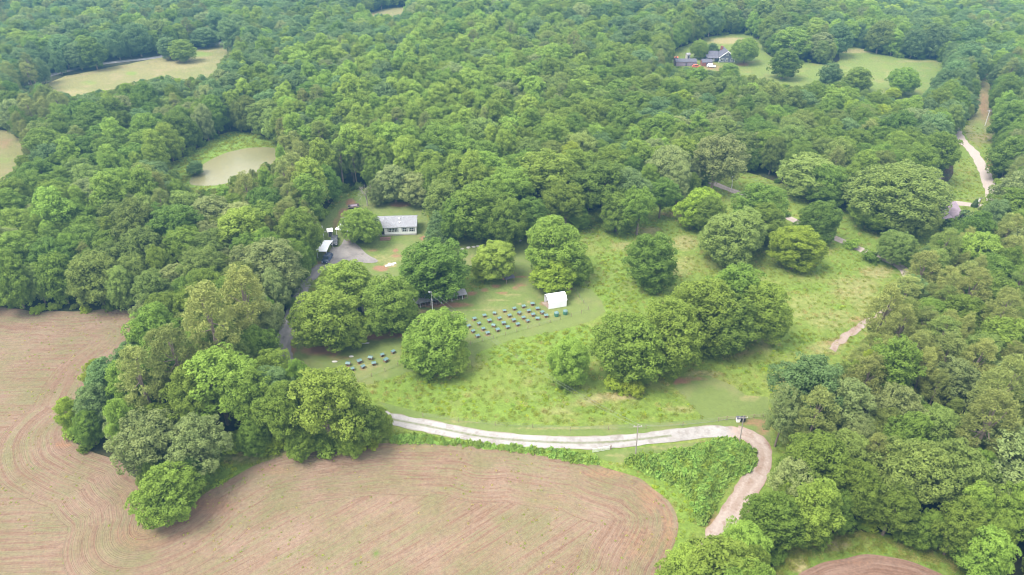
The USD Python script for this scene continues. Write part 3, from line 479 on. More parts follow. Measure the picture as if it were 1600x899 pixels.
def bare_tree(seed, H=11.0):
    rng = np.random.default_rng(seed); parts = []
    def grow(p, d, L, r, lev):
        q = p + d * L; m = (p + q) / 2 + rng.normal(0, .04 * L, 3); parts.append(tube([p, m, q], [r, r * .8, r * .55], 5 if lev < 2 else 3, cap=False))
        if lev < 5:
            for _ in range(3 if lev < 4 else 2):
                grow(p + (q - p) * rng.uniform(.6, 1), unit(d + rng.normal(0, .48, 3) + [0, 0, .12]), L * rng.uniform(.55, .78), r * .55, lev + 1)
    grow(np.array([0, 0, -.3]), np.array([.03, 0, 1.]), H * .33, .26, 0)
    return trimesh.util.concatenate(parts)

# kind of tree: (name, category, species words, group)
SPECIES = {'F': ('broadleaf_tree', 'tree', 'round tree'), 'O': ('field_tree', 'tree', 'round tree'), 'D': ('domed_tree', 'tree', 'compact domed tree'), 'S': ('spreading_tree', 'tree', 'wide spreading tree'),
           'P': ('tall_tree', 'tree', 'tall narrow tree'), 'N': ('pine_tree', 'pine', 'pine'), 'C': ('cedar_tree', 'tree', 'cone-shaped evergreen'), 'B': ('bush', 'bush', 'bush')}
SHAPES = {'F': [broadleaf(s, base=b, H=h, flat=fl) for s, b, h, fl in ((1, .30, 15, 1), (2, .34, 16, .8), (3, .26, 14.5, 1.1), (4, .30, 16.5, .9), (5, .28, 15.5, 1.25))],
          'O': [broadleaf(s, base=b, H=h, n=19, lean=.4) for s, b, h in ((11, .07, 14.5), (12, .06, 15.5), (13, .09, 13.5), (14, .11, 15.0))],
          'D': [broadleaf(s, R=5.2, H=14.5, base=.04, n=26, flat=.75, lean=0) for s in (15, 16)],
          'S': [broadleaf(s, R=7.5, H=14, base=.17, n=19, flat=1.0, openness=.9) for s in (21, 22)],
          'P': [poplar(s) for s in (31, 32, 33)], 'N': [pine(s) for s in (41, 42, 43)], 'C': [cedar(51)], 'B': [bush(s) for s in (61, 62, 63)]}
REF = {'F': (5.5, 15.5), 'O': (5.5, 14.5), 'D': (5.2, 14.5), 'S': (7.5, 14.), 'P': (3.9, 19.), 'N': (3.4, 18.), 'C': (2.2, 8.), 'B': (1.7, 2.6)}
stage.CreateClassPrim('/World/plant_kinds')
PROTO = {}
def proto(k, i, tone):
    i = i % len(SHAPES[k])
    if (k, i, tone) not in PROTO:
        base = f'/World/plant_kinds/{SPECIES[k][0]}_shape_{i}'
        if not stage.GetPrimAtPath(base):
            UsdGeom.Xform.Define(stage, base)
            usdkit.mesh(stage, base + '/trunk', SHAPES[k][i][0], BARK, smooth=50); usdkit.mesh(stage, base + '/crown', SHAPES[k][i][1], None)
        p = UsdGeom.Xform.Define(stage, base + '_' + tone); p.GetPrim().GetReferences().AddInternalReference(base)
        c = stage.OverridePrim(p.GetPath().AppendChild('crown')); UsdShade.MaterialBindingAPI.Apply(c).Bind(LEAF[tone])
        PROTO[(k, i, tone)] = str(p.GetPath())
    return PROTO[(k, i, tone)]

# ------------------------------------------------------------------ trees: places
TREES = []                                                     # dicts: k, i, tone, x, y, R, H, rz, hand, label
rngT = np.random.default_rng(77)
def plant(x, y, k, tone, R, H=None, hand=False, label=None, i=None):
    r0, h0 = REF[k]; H = H or h0 * (R / r0) ** .75
    TREES.append(dict(k=k, i=int(rngT.integers(0, 97)) if i is None else i, tone=tone, x=float(x), y=float(y), R=float(R), H=float(H), rz=float(rngT.uniform(0, 2 * math.pi)), sq=float(rngT.uniform(.86, 1.14)), hand=hand, label=label))
def tree_px(cx, cy, w, k, tone, label=None, H=None, base_y=None, i=None):
    """a tree whose crown shows centred at pixel (cx, cy) and w pixels wide"""
    r0, h0 = REF[k]; hgt = H or 12.0
    for _ in range(6):
        zc = hgt * (0.55 if k in 'ODSCB' else 0.64 if k == 'F' else 0.6)
        x, y = at(cx, cy, zc); d = proj([x, y, terrain(x, y) + zc])[2]; R = w / 2 / FOC * d
        hgt = H or h0 * (R / r0) ** .75
    if base_y is not None: x, y = at(cx, base_y)
    plant(x, y, k, tone, R, hgt, True, label, i)
O_, F_, S_, P_, N_, C_, B_, D_ = 'OFSPNCBD'
HAND = [
 # standing in the meadow, the pen and the yard
 (864, 386, 92, O_, 'mid', 'big mid green tree rising behind the bright green one beside the white tent', 16), (868, 430, 74, O_, 'yellow', 'bright yellow-green tree growing at the back of the white tent', 8.5), (905, 418, 40, O_, 'mid', 'small green tree on the right flank of the big tree behind the tent', 9),
 (1019, 404, 74, D_, 'dark', 'upright oval dark green tree alone in the middle of the meadow', 15.5),
 (988, 538, 106, O_, 'mid', 'leftmost and largest dark tree of the row in the meadow', 17), (1046, 525, 100, O_, 'mid', 'second tree from the left in the dark row in the meadow', 17), (1098, 490, 100, O_, 'mid', 'third tree from the left in the dark row, topping it', 17.5), (1140, 500, 90, O_, 'dark', 'front tree in the middle of the dark row', 15), (1150, 462, 96, O_, 'mid', 'back tree near the right end of the dark row', 16.5), (1192, 486, 84, O_, 'mid', 'rightmost tree of the dark row in the meadow', 16),
 (892, 567, 64, O_, 'light', 'light green tree standing alone left of the dark row', 11.5), (880, 590, 40, B_, 'mid', 'low green growth at the foot of the light green lone tree', None),
 (964, 598, 34, B_, 'yellow', 'yellow-green bush at the front left foot of the dark row', None), (990, 604, 34, B_, 'yellow', 'yellow-green bush next to another at the foot of the dark row', None), (1004, 590, 26, B_, 'mid', 'green bush in the shade at the foot of the dark row', None),
 (682, 532, 104, D_, 'light', 'large light green tree in front of the rows of shelters', 13), (664, 552, 62, O_, 'yellow', 'bright lower bough tree on the left front of the tree before the shelters', 8), (712, 560, 50, O_, 'light', 'right lower part of the tree group before the shelters', 7.5),
 (506, 496, 108, O_, 'mid', 'large green tree beside the grey gravel track', 15), (548, 510, 52, O_, 'light', 'lighter tree on the right of the large tree by the gravel track', 10), (541, 444, 88, O_, 'light', 'light green tree below the gravel yard', 13),
 (609, 474, 86, D_, 'dark', 'dark round tree between the large track-side tree and the long low pens', 14.5),
 (678, 419, 102, D_, 'dark', 'large dark round tree in front of the white house lawn', 16), (776, 408, 66, O_, 'light', 'loose light green tree above the pink dirt patches', 10.5), (752, 420, 36, O_, 'yellow', 'small yellowish tree between the dark round tree and the loose light one', 7),
 (566, 352, 66, S_, 'mid', 'airy green tree standing in front of the white house', 10.5), (684, 354, 40, C_, 'blue', 'bluish cone-shaped evergreen at the right end of the white house', 11),
 (1245, 388, 78, O_, 'yellow', 'brightest yellow-green tree at the meadow edge by the lane', 12), (1142, 372, 92, O_, 'pale', 'light green tree leaning over the top right of the meadow', 14), (1165, 360, 60, O_, 'pale', 'light green tree just behind the one at the meadow top right', 13),
 (1095, 320, 66, O_, 'yellow', 'yellow-green tree at the head of the meadow', 13), (1108, 335, 50, O_, 'mid', 'mid green tree right behind the yellow-green one at the meadow head', 12), (1190, 325, 78, O_, 'dark', 'dark green tree on the near side of the lane', 15), (1195, 350, 60, O_, 'mid', 'green tree low on the near side of the lane', 12),
 (1280, 345, 60, D_, 'dark', 'dark domed tree right beside the lane behind the brightest tree', 13), (1265, 275, 88, O_, 'pale', 'light green tree with a dark trunk beyond the lane', 14), (1292, 290, 60, O_, 'dark', 'dark blue-green tree between the lane tree and the huge pecan', 14),
 (1405, 302, 150, S_, 'pale', 'huge wide-spreading light green tree in the yard beyond the lane', 19), (1370, 330, 80, S_, 'mid', 'left lower crown of the tree group beside the huge spreading tree', 11), (1432, 338, 66, S_, 'pale', 'right-hand yard tree beside the purple-roofed house', 14), (1402, 388, 60, S_, 'pale', 'light green yard tree in front of the huge spreading tree', 10),
 (1362, 399, 27, B_, 'dark', 'small dark round shrub beside the dirt lane', None), (1331, 380, 22, B_, 'light', 'thin pale sapling beside the dirt lane', None), (1525, 316, 10, C_, 'needle', 'tiny dark evergreen by the short lane behind the purple-roofed house', 3),
 (1495, 352, 40, B_, 'dark', 'dark shrub below the purple-roofed house', None), (1515, 345, 46, B_, 'needle', 'blackish evergreen shrub right of the purple-roofed house', None), (1470, 240, 60, F_, 'mid', None, None), (1435, 250, 60, F_, 'mid', None, None),
 (615, 288, 56, O_, 'grey', 'grey-green tree at the back of the house lawn', 12), (648, 292, 50, O_, 'grey', 'second grey-green tree at the back of the house lawn', 12), (590, 300, 30, O_, 'grey', 'small grey-green tree at the back left of the house lawn', 9),
 (690, 315, 66, O_, 'olive', 'olive tree to the upper right of the white house', 15), (745, 330, 90, O_, 'mid', 'green tree of the wood edge right of the white house', 17), (710, 345, 50, O_, 'dark', None, 13), (790, 345, 70, O_, 'mid', None, 15), (800, 290, 80, F_, 'mid', None, 17), (860, 270, 100, F_, 'light', None, 19), (885, 310, 70, F_, 'mid', None, 16), (945, 290, 90, F_, 'dark', None, 18), (985, 300, 60, F_, 'blue', None, 17), (1000, 320, 60, F_, 'mid', None, 16), (965, 330, 60, O_, 'dark', None, 13), (1050, 255, 70, F_, 'grey', None, None), (1120, 245, 80, F_, 'grey', None, None), (1035, 300, 50, F_, 'dark', None, None), (905, 340, 30, O_, 'light', None, 8), (830, 340, 60, O_, 'dark', None, 13),
 # the wedge of wood between the fields
 (243, 522, 84, F_, 'mid', None, None), (228, 490, 40, F_, 'grey', None, None), (332, 512, 92, N_, 'pine', None, None), (385, 478, 76, N_, 'pine', None, None), (412, 496, 60, F_, 'grey', None, None), (320, 542, 72, F_, 'light', None, None), (352, 480, 24, B_, 'yellow', None, None),
 (208, 566, 58, O_, 'blue', None, None), (172, 602, 66, O_, 'blue', None, None), (150, 636, 62, O_, 'blue', None, None), (108, 645, 38, O_, 'yellow', 'yellow-green tree at the left tip of the wedge of wood', 7), (112, 662, 30, B_, 'yellow', None, None), (186, 668, 34, O_, 'yellow', None, 7), (153, 588, 40, O_, 'yellow', None, 8), (140, 668, 44, O_, 'mid', None, 8),
 (222, 600, 74, N_, 'pine', None, None), (275, 568, 72, N_, 'pine', None, None), (205, 640, 56, F_, 'dark', None, None), (338, 600, 120, F_, 'light', None, 17), (300, 625, 90, F_, 'mid', None, 16), (380, 620, 90, F_, 'light', None, 16), (236, 686, 112, F_, 'grey', 'pale grey-green crown on the field side of the wedge of wood', 15), (302, 690, 90, F_, 'grey', None, 14), (262, 764, 92, O_, 'mid', 'rounded green tree at the bottom point of the wedge of wood', 12), (240, 730, 50, O_, 'dark', None, 9), (292, 740, 50, O_, 'dark', None, 9),
 (505, 632, 118, F_, 'light', 'large light green crown at the right end of the wedge of wood', 17), (445, 640, 84, F_, 'mid', None, 15), (556, 655, 70, F_, 'dark', None, 12), (592, 662, 44, O_, 'mid', 'small tree where the white drive meets the wedge of wood', 8), (420, 575, 62, F_, 'mid', None, None), (400, 540, 60, F_, 'mid', None, None), (370, 560, 60, F_, 'olive', None, None), (395, 685, 50, O_, 'mid', None, 8), (430, 690, 40, B_, 'yellow', None, None), (470, 692, 44, O_, 'mid', None, 7), (510, 694, 44, B_, 'mid', None, None), (545, 690, 44, O_, 'mid', None, 6.5), (575, 686, 34, B_, 'yellow', None, None), (360, 690, 40, B_, 'yellow', None, None),
 # right-hand woods
 (1268, 612, 112, F_, 'blue', None, 17), (1318, 640, 80, F_, 'grey', 'pale grey-green crown at the near corner of the right-hand woods', 16), (1226, 645, 60, F_, 'grey', None, 14), (1272, 655, 78, N_, 'pine', None, 18), (1355, 582, 36, O_, 'yellow', 'lone bright yellow crown among the right-hand woods', 12), (1490, 602, 74, F_, 'grey', None, None), (1400, 642, 82, F_, 'grey', None, None), (1438, 588, 50, N_, 'pine', None, None), (1400, 525, 56, N_, 'pine', None, None), (1378, 496, 60, N_, 'pine', None, None), (1345, 590, 50, F_, 'mid', None, None), (1310, 590, 44, F_, 'olive', None, None), (1425, 560, 50, N_, 'pine', None, None), (1450, 500, 60, F_, 'mid', None, None), (1500, 500, 70, F_, 'mid', None, None), (1560, 500, 60, N_, 'pine', None, None), (1530, 560, 70, F_, 'olive', None, None), (1590, 530, 50, F_, 'grey', None, None), (1560, 620, 80, N_, 'pine', None, None), (1460, 660, 60, F_, 'mid', None, None), (1540, 670, 80, N_, 'pine', None, None),
 (1285, 722, 104, F_, 'mid', None, 16), (1245, 752, 74, F_, 'grey', None, 13), (1364, 715, 44, N_, 'pine', None, None), (1340, 760, 70, F_, 'mid', None, 14), (1430, 735, 110, F_, 'olive', None, 17), (1500, 740, 100, F_, 'olive', None, 17), (1400, 790, 70, F_, 'mid', None, 12), (1590, 705, 70, F_, 'grey', None, None), (1540, 868, 84, O_, 'light', None, 11), (1585, 800, 80, F_, 'mid', None, None), (1500, 820, 70, F_, 'mid', None, 12), (1520, 800, 30, B_, 'yellow', None, None), (1362, 815, 30, B_, 'yellow', None, None), (1310, 800, 60, O_, 'dark', None, 9), (1450, 830, 50, O_, 'mid', None, 8),
 (1214, 810, 84, O_, 'mid', 'green tree at the near bend of the dirt road', 12), (1236, 775, 50, O_, 'mid', None, 10), (1118, 896, 140, O_, 'mid', 'broad green tree at the bottom edge below the dirt road', 12), (1075, 900, 80, O_, 'light', None, 9), (1165, 912, 80, O_, 'light', None, 11),
 # far trees one can tell apart
 (262, 74, 36, O_, 'blue', 'bluish tree in the clump jutting into the far hay field', 12), (285, 78, 38, O_, 'mid', 'green tree on the right of the clump jutting into the far hay field', 12), (281, 56, 24, O_, 'light', 'light green treetop behind the clump in the far hay field', 14), (318, 58, 46, O_, 'blue', 'broad bluish tree at the upper right end of the far hay field', 11),
 (1093, 76, 28, S_, 'light', 'light green tree behind the far grey house with its trunk showing', 10), (1113, 77, 20, O_, 'blue', 'bluish tree right behind the far grey house roof', 7), (1166, 78, 44, S_, 'light', 'wide light green tree at the right of the far grey house', 13), (1140, 109, 30, O_, 'mid', 'dark green bush-like tree in front of the far grey house', 6), (1026, 74, 40, O_, 'blue', 'dark tree left of the far house yard', 14), (1226, 98, 46, O_, 'dark', 'dark tree at the left bulge of the far pasture', 15), (1235, 68, 60, O_, 'mid', None, 15), (1283, 72, 46, O_, 'grey', 'greyish tree at the top of the far pasture', 13), (1298, 115, 38, O_, 'blue', 'bluish tree on the near edge of the far pasture', 13), (1340, 124, 46, O_, 'mid', 'rounded green tree on the near edge of the far pasture', 11), (1414, 125, 50, S_, 'mid', 'spreading tree standing alone in the far pasture', 12), (1396, 145, 22, O_, 'yellow', 'small yellow-green tree below the spreading pasture tree', 5),
 (300, 182, 46, S_, 'grey', None, None), (305, 262, 26, O_, 'blue', 'small bluish tree on the left bank of the pond', 5),
]
for h in HAND: tree_px(h[0], h[1], h[2], h[3], h[4], h[5], h[6])
# what must stay open to view, traced in the photograph
VIS = [[(-50, 490), (212, 487), (203, 530), (145, 582), (128, 640), (96, 668), (100, 692), (182, 722), (212, 748), (226, 790), (222, 812), (240, 812), (282, 795), (335, 758), (405, 712), (470, 698), (600, 680), (622, 655), (585, 625), (562, 590), (570, 560), (480, 560), (438, 562), (440, 530), (462, 470), (488, 420), (505, 395), (508, 355), (530, 330), (550, 314), (640, 320), (655, 345), (665, 375), (712, 382), (812, 375), (830, 360), (905, 352), (985, 337), (1060, 345), (1085, 375), (1130, 350), (1137, 290), (1180, 308), (1230, 340), (1320, 365), (1330, 335), (1480, 300), (1492, 220), (1498, 195), (1535, 215), (1552, 290), (1543, 325), (1480, 350), (1450, 378), (1405, 418), (1385, 460), (1330, 520), (1270, 563), (1200, 600), (1196, 650), (1196, 710), (1165, 780), (1118, 830), (1060, 899), (1060, 1000), (-50, 1000)],
       [(1225, 899), (1235, 870), (1280, 842), (1340, 835), (1430, 850), (1510, 890), (1530, 930), (1200, 930)],
       [(75, 140), (90, 125), (160, 104), (245, 92), (300, 78), (350, 67), (366, 68), (345, 95), (330, 118), (290, 122), (235, 120), (160, 140), (110, 146)], [(35, 136), (35, 131), (160, 98), (245, 88), (300, 76), (300, 80), (160, 103)], [(-5, 205), (18, 210), (34, 235), (22, 262), (-5, 285)],
       [(296, 292), (272, 262), (330, 221), (372, 209), (420, 218), (432, 238), (426, 250), (384, 266), (330, 296)], [(562, 24), (600, 16), (638, 15), (622, 22)],
       [(1045, 100), (1050, 88), (1078, 72), (1110, 60), (1160, 56), (1188, 70), (1192, 88), (1240, 100), (1290, 108), (1312, 80), (1335, 76), (1368, 88), (1420, 95), (1464, 98), (1463, 112), (1438, 150), (1400, 155), (1372, 140), (1300, 128), (1230, 133), (1180, 118), (1120, 109), (1060, 104)],
       [(1515, 215), (1528, 155), (1532, 125), (1541, 125), (1546, 160), (1550, 205), (1551, 235)], [(1425, 385), (1450, 378), (1480, 350), (1500, 320), (1330, 330), (1310, 372)]]
VIS = shapely.union_all([Polygon(p).buffer(0) for p in VIS]); shapely.prepare(VIS)
NOBASE = shapely.union_all([P_meadow, P_ploughed, P_red, P_yard, P_pen, P_hay, P_left, P_top, P_past, P_cut, P_bank, P_drive, P_road, P_lane.buffer(1), P_far.buffer(1.5), P_asph.buffer(1.5), P_redgrass.buffer(-2)]); shapely.prepare(NOBASE)
def covers(x, y, R, H, k):
    """share of a crown's picture that would lie over ground the photograph shows"""
    a = np.arange(8) * math.pi / 4; zs = {'P': .25, 'N': .45}.get(k, .3)
    pts = [(x, y, H)] + [(x + R * math.cos(t) * .9, y + R * math.sin(t) * .9, H * f) for f in (zs + .15, .68) for t in a] + [(x, y, 1.0)] + [(x + R * math.cos(t) * .5, y + R * math.sin(t) * .5, H * f) for f in (.5, .9) for t in a]
    p = np.array(pts); p[:, 2] += terrain(x, y); u, v, _ = proj(p)
    return shapely.contains_xy(VIS, u, v).mean(), u, v
# tone and mix of the woods, traced: (px, py, radius px, tone, kind, weight)
MIX = [(600, 170, 150, 'light', 'P', 1.3), (600, 150, 150, 'light', 'F', .6), (450, 190, 70, 'light', 'P', 1.2), (760, 170, 120, 'light', 'P', .6), (760, 150, 120, 'light', 'F', .6), (700, 60, 120, 'light', 'F', .7), (480, 80, 120, 'blue', 'F', 1.4), (560, 40, 120, 'blue', 'F', .8), (1000, 40, 120, 'blue', 'F', .9), (900, 30, 150, 'light', 'F', .6), (120, 60, 180, 'blue', 'F', .8), (90, 250, 70, 'dark', 'F', 1.8), (200, 230, 70, 'dark', 'F', 1.1), (70, 320, 70, 'light', 'P', 1.4), (200, 280, 50, 'light', 'P', 1.6),
       (1000, 180, 160, 'mid', 'F', 1.4), (1150, 160, 160, 'olive', 'F', 1.2), (1330, 190, 130, 'mid', 'F', 1.5), (1200, 220, 100, 'dark', 'F', .9), (1050, 250, 70, 'grey', 'F', 1.0), (1500, 60, 150, 'blue', 'F', 1.2), (1450, 30, 90, 'light', 'F', 1.0), (1360, 50, 90, 'light', 'F', .9), (1580, 160, 60, 'dark', 'F', 1.2), (1580, 250, 60, 'dark', 'F', 1.0),
       (430, 280, 70, 'pine', 'N', 2.0), (520, 250, 60, 'olive', 'N', 1.4), (380, 400, 120, 'mid', 'F', .8), (230, 390, 110, 'olive', 'F', 1.5), (100, 400, 110, 'mid', 'F', 1.4), (100, 460, 90, 'dark', 'F', 1.0), (330, 400, 50, 'grey', 'F', .6), (300, 320, 40, 'pine', 'N', .6), (40, 180, 60, 'pine', 'N', .8), (480, 360, 50, 'mid', 'F', 1.),
       (1450, 500, 130, 'pine', 'N', 1.3), (1550, 430, 100, 'pine', 'N', 1.3), (1530, 380, 90, 'mid', 'F', 1.0), (1400, 480, 60, 'pine', 'N', 1.), (1560, 640, 110, 'grey', 'F', .6), (1500, 560, 120, 'olive', 'N', .8), (1430, 740, 130, 'olive', 'F', 1.2), (1580, 780, 100, 'mid', 'F', 1.0), (1400, 620, 80, 'grey', 'F', .7), (720, 240, 80, 'mid', 'F', 1.2), (880, 250, 80, 'mid', 'F', 1.3), (780, 100, 80, 'mid', 'F', .6), (1250, 130, 80, 'olive', 'F', 1.1), (860, 130, 80, 'olive', 'F', .9)]
MA = np.array([m[:3] for m in MIX]); MW = np.array([m[5] for m in MIX])
BASEMIX = [('mid', 'F', .18), ('dark', 'F', .15), ('light', 'F', .10), ('pale', 'F', .06), ('grey', 'F', .13), ('olive', 'F', .13), ('blue', 'F', .11), ('light', 'P', .02), ('mid', 'P', .015), ('pine', 'N', .05), ('yellow', 'F', .015)]
def pick(px, py, rng):
    w = MW * np.exp(-((MA[:, 0] - px) ** 2 + (MA[:, 1] - py) ** 2) / (2 * (MA[:, 2] * .6) ** 2))
    tot = np.r_[w, [b[2] * .75 for b in BASEMIX]]; j = rng.choice(len(tot), p=tot / tot.sum())
    return (MIX[j][3], MIX[j][4]) if j < len(MIX) else BASEMIX[j - len(MIX)][:2]
rngF = np.random.default_rng(5)
HT = [(t['x'], t['y'], t['R']) for t in TREES]
cell = 8.0; grid = {}
def near_ok(x, y, R, f=.74):
    gx_, gy_ = int(x // cell), int(y // cell)
    for a in range(gx_ - 2, gx_ + 3):
        for b in range(gy_ - 2, gy_ + 3):
            for (x2, y2, R2) in grid.get((a, b), ()):
                if (x - x2) ** 2 + (y - y2) ** 2 < (f * (R + R2)) ** 2: return False
    return True
def put(x, y, R): grid.setdefault((int(x // cell), int(y // cell)), []).append((x, y, R))
for a in HT: put(*a)
cand = []
step = 3.0
for yy in np.arange(40, 1000, step):
    half = 0.75 * (yy * CP + CAM_H * SP) + 45
    for xx in np.arange(-half, half, step):
        cand.append((xx + rngF.uniform(-1.4, 1.4), yy + rngF.uniform(-1.4, 1.4)))
cand = np.array(cand); cand = cand[~shapely.contains_xy(NOBASE, cand[:, 0], cand[:, 1])]
cz = terrain(cand[:, 0], cand[:, 1]); cu, cv, cd = proj(np.c_[cand, cz + 10])
ordr = rngF.permutation(len(cand)); nfill = 0
for pass_ in range(2):
    for c in ordr:
        x, y = cand[c]
        if cv[c] < -75 or cv[c] > 1010 or y > 900: continue
        tone, k = pick(cu[c], cv[c], rngF)
        big = rngF.uniform(.62, 1.36) if pass_ == 0 else rngF.uniform(.5, .72)
        R = {'F': 5.6, 'P': 3.9, 'N': 3.5}[k] * big; H = {'F': 15.5, 'P': 18.5, 'N': 17.0}[k] * (rngF.uniform(.84, 1.06) * big ** .35 if pass_ == 0 else rngF.uniform(.6, .8))
        f = {'F': .59, 'P': .57, 'N': .57}[k]
        if not near_ok(x, y, R, f if pass_ == 0 else .54): continue
        sh, u, v = covers(x, y, R, H, k)
        if sh > 0.02: 
            H2 = H * .55; sh, u, v = covers(x, y, R * .6, H2, k)
            if sh > 0.02 or k == 'P': continue
            R, H = R * .6, H2
        if k == 'F' and shapely.distance(NOBASE, Point(x, y)) < 9: k = 'O'
        put(x, y, R); plant(x, y, k, tone, R, H); nfill += 1
# low growth at the feet of the wood edges
edge = [g.exterior for g in (P_meadow, P_ploughed, P_yard, P_redgrass, P_past, P_hay, P_bank)]
for L in edge:
    for s in np.arange(0, L.length, 2.6):
        p = L.interpolate(s + rngF.uniform(-1, 1)); x, y = p.x + rngF.normal(0, 1.3), p.y + rngF.normal(0, 1.3)
        if shapely.contains_xy(NOBASE.buffer(-1.0), x, y): continue
        R = rngF.uniform(1.0, 2.3); H = R * rngF.uniform(1.2, 1.9); sh, u, v = covers(x, y, R, H, 'B')
        if sh > .2 or not (-60 < u[0] < 1660 and 0 < v[0] < 960) or not near_ok(x, y, R * .5, .45): continue
        put(x, y, R * .5); plant(x, y, 'B', rngF.choice(['mid', 'dark', 'light', 'yellow', 'olive'], p=[.4, .2, .2, .08, .12]), R, H)

# ------------------------------------------------------------------ trees: which show, in an index picture at half the photograph's size
NT = len(TREES); A = {k: np.array([t[k] for t in TREES]) for k in ('x', 'y', 'R', 'H')}
gz = terrain(A['x'], A['y']); kk = np.array([t['k'] for t in TREES])
low = np.where(kk == 'N', .42, np.where(kk == 'P', .2, np.where(kk == 'F', .28, .05)))
zc = gz + A['H'] * (1 + low) / 2; hz = A['H'] * (1 - low) / 2
U, V_, D = proj(np.c_[A['x'], A['y'], zc])
rx = FOC * A['R'] / D; ry = FOC * np.sqrt((hz * CP) ** 2 + (A['R'] * SP) ** 2) / D
IDX = -np.ones((450, 800), int); YY, XX = np.mgrid[0:450, 0:800]
for j in np.argsort(-D):
    u, v, a, b = U[j] / 2, V_[j] / 2, rx[j] / 2 * .95, ry[j] / 2 * .95
    x0, x1, y0, y1 = max(int(u - a), 0), min(int(u + a) + 2, 800), max(int(v - b), 0), min(int(v + b) + 2, 450)
    if x0 >= x1 or y0 >= y1: continue
    m = ((XX[y0:y1, x0:x1] - u) / a) ** 2 + ((YY[y0:y1, x0:x1] - v) / b) ** 2 < 1
    IDX[y0:y1, x0:x1][m] = j
SEEN = np.bincount(IDX[IDX >= 0], minlength=NT)
print('trees', NT, 'fill', nfill, 'in view', (SEEN > 3).sum(), {k: int(((kk == k) & (SEEN > 3)).sum()) for k in SPECIES})

# landmarks that labels can point to
LM = [('the pond', 365, 258), ('the white house', 622, 355), ('the far grey house', 1130, 92), ('the far hay field', 220, 115), ('the tan clearing at the left edge', 10, 240), ('the small clearing at the top', 600, 20), ('the purple-roofed house', 1490, 335),
      ('the far pasture', 1390, 110), ('the cut strip at top right', 1537, 150), ('the pale dirt road on the right', 1530, 255), ('the head of the meadow', 1000, 335), ('the lane pole beyond the meadow', 1143, 295), ('the field’s top right corner', 215, 487), ('the field’s top edge', 110, 487), ('the wood wedge’s left tip', 95, 668), ('the wood wedge’s bottom point', 262, 800), ('the left end of the white drive', 620, 655),
      ('the grey gravel track', 440, 545), ('the carport', 505, 390), ('the parked trailer', 553, 323), ('the bins by the lane corner', 1156, 655), ('the bend of the dirt road', 1190, 715), ('the small red field', 1340, 872), ('the bottom right corner', 1598, 897), ('the bare reddish track', 1325, 520), ('the spreading tree’s yard', 1400, 330), ('the lone yellow crown on the right', 1355, 582),
      ('the top left corner', 2, 2), ('the top right corner', 1598, 2), ('the right edge halfway up', 1598, 450), ('the left edge halfway up', 2, 450), ('the asphalt road’s left end', 35, 133), ('the huge spreading tree', 1410, 310), ('the middle of the top edge', 800, 5), ('the right end of the hay field', 350, 70)]
LXY = np.array([(a[1], a[2]) for a in LM], float)
SECT = ['right of', 'up-right of', 'above', 'up-left of', 'left of', 'down-left of', 'below', 'down-right of']
ORD = ['closest', 'second closest', 'third closest', 'fourth closest', 'fifth closest', 'sixth closest']
def size_word(t):
    q = t['R'] / REF[t['k']][0]; return 'large' if q > 1.06 else 'small' if q < .72 else ''
LOOK = [(' '.join(w for w in (size_word(t), WORD[t['tone']], SPECIES[t['k']][2]) if w)) for t in TREES]
show = SEEN > 3; PXY = np.c_[U, V_]; labels = [t['label'] for t in TREES]; groups = [None] * NT
byl = {}
for j in np.nonzero(show)[0]: byl.setdefault(LOOK[j], []).append(j)
for look, js in byl.items():
    js = np.array(js); dv = PXY[js][:, None] - LXY[None]; d = np.linalg.norm(dv, axis=2); rank = d.argsort(0).argsort(0)
    sec = np.round(np.arctan2(-dv[..., 1], dv[..., 0]) / (math.pi / 4)).astype(int) % 8
    srank = np.array([[((sec[:, q] == sec[r, q]) & (d[:, q] < d[r, q])).sum() for q in range(len(LM))] for r in range(len(js))])
    for r, j in enumerate(js):
        if labels[j]: continue
        best = None
        for q in range(len(LM)):
            for n, words, pen in ((rank[r, q], f'such to {LM[q][0]}', 0), (srank[r, q], f'such {SECT[sec[r, q]]} {LM[q][0]}', 1.2)):
                if n < len(ORD) and d[r, q] < (260 if pen == 0 else 480):
                    text = f'{look}, {ORD[n]} {words}'
                    if len(text.replace('-', ' ').split()) <= 16 and (best is None or (n + pen, d[r, q]) < best[0]): best = ((n + pen, d[r, q]), text)
        if best: labels[j] = best[1]
        else:
            c = LM[int(d[r].argmin())][0]; labels[j] = f'{look} in the woods {"toward" if len(look.split()) + len(c.split()) < 12 else "by"} {c}'.replace('woods by', 'woods near' ) if len(look.replace('-', ' ').split()) + len(c.replace('-', ' ').split()) <= 12 else f'{look} near {c}'; groups[j] = f'{look}s in the woods around {c}'
def matrix(t):
    r0, h0 = REF[t['k']]; s = t['R'] / r0; return (t['x'], t['y'], float(terrain(t['x'], t['y'])) - .05), t['rz'], (s * t['sq'], s / t['sq'], t['H'] / h0)
singles = set(); kindof = lambda k: SPECIES[k][1] if SPECIES[k][0] not in ('tall_tree', 'pine_tree', 'bush') else SPECIES[k][0]
for cat in sorted({kindof(k) for k in SPECIES}):
    js = [j for j in range(NT) if kindof(TREES[j]['k']) == cat and SEEN[j] > 6]; js.sort(key=lambda j: -(SEEN[j] + (1e6 if TREES[j]['label'] else 0))); singles |= set(js[:300])
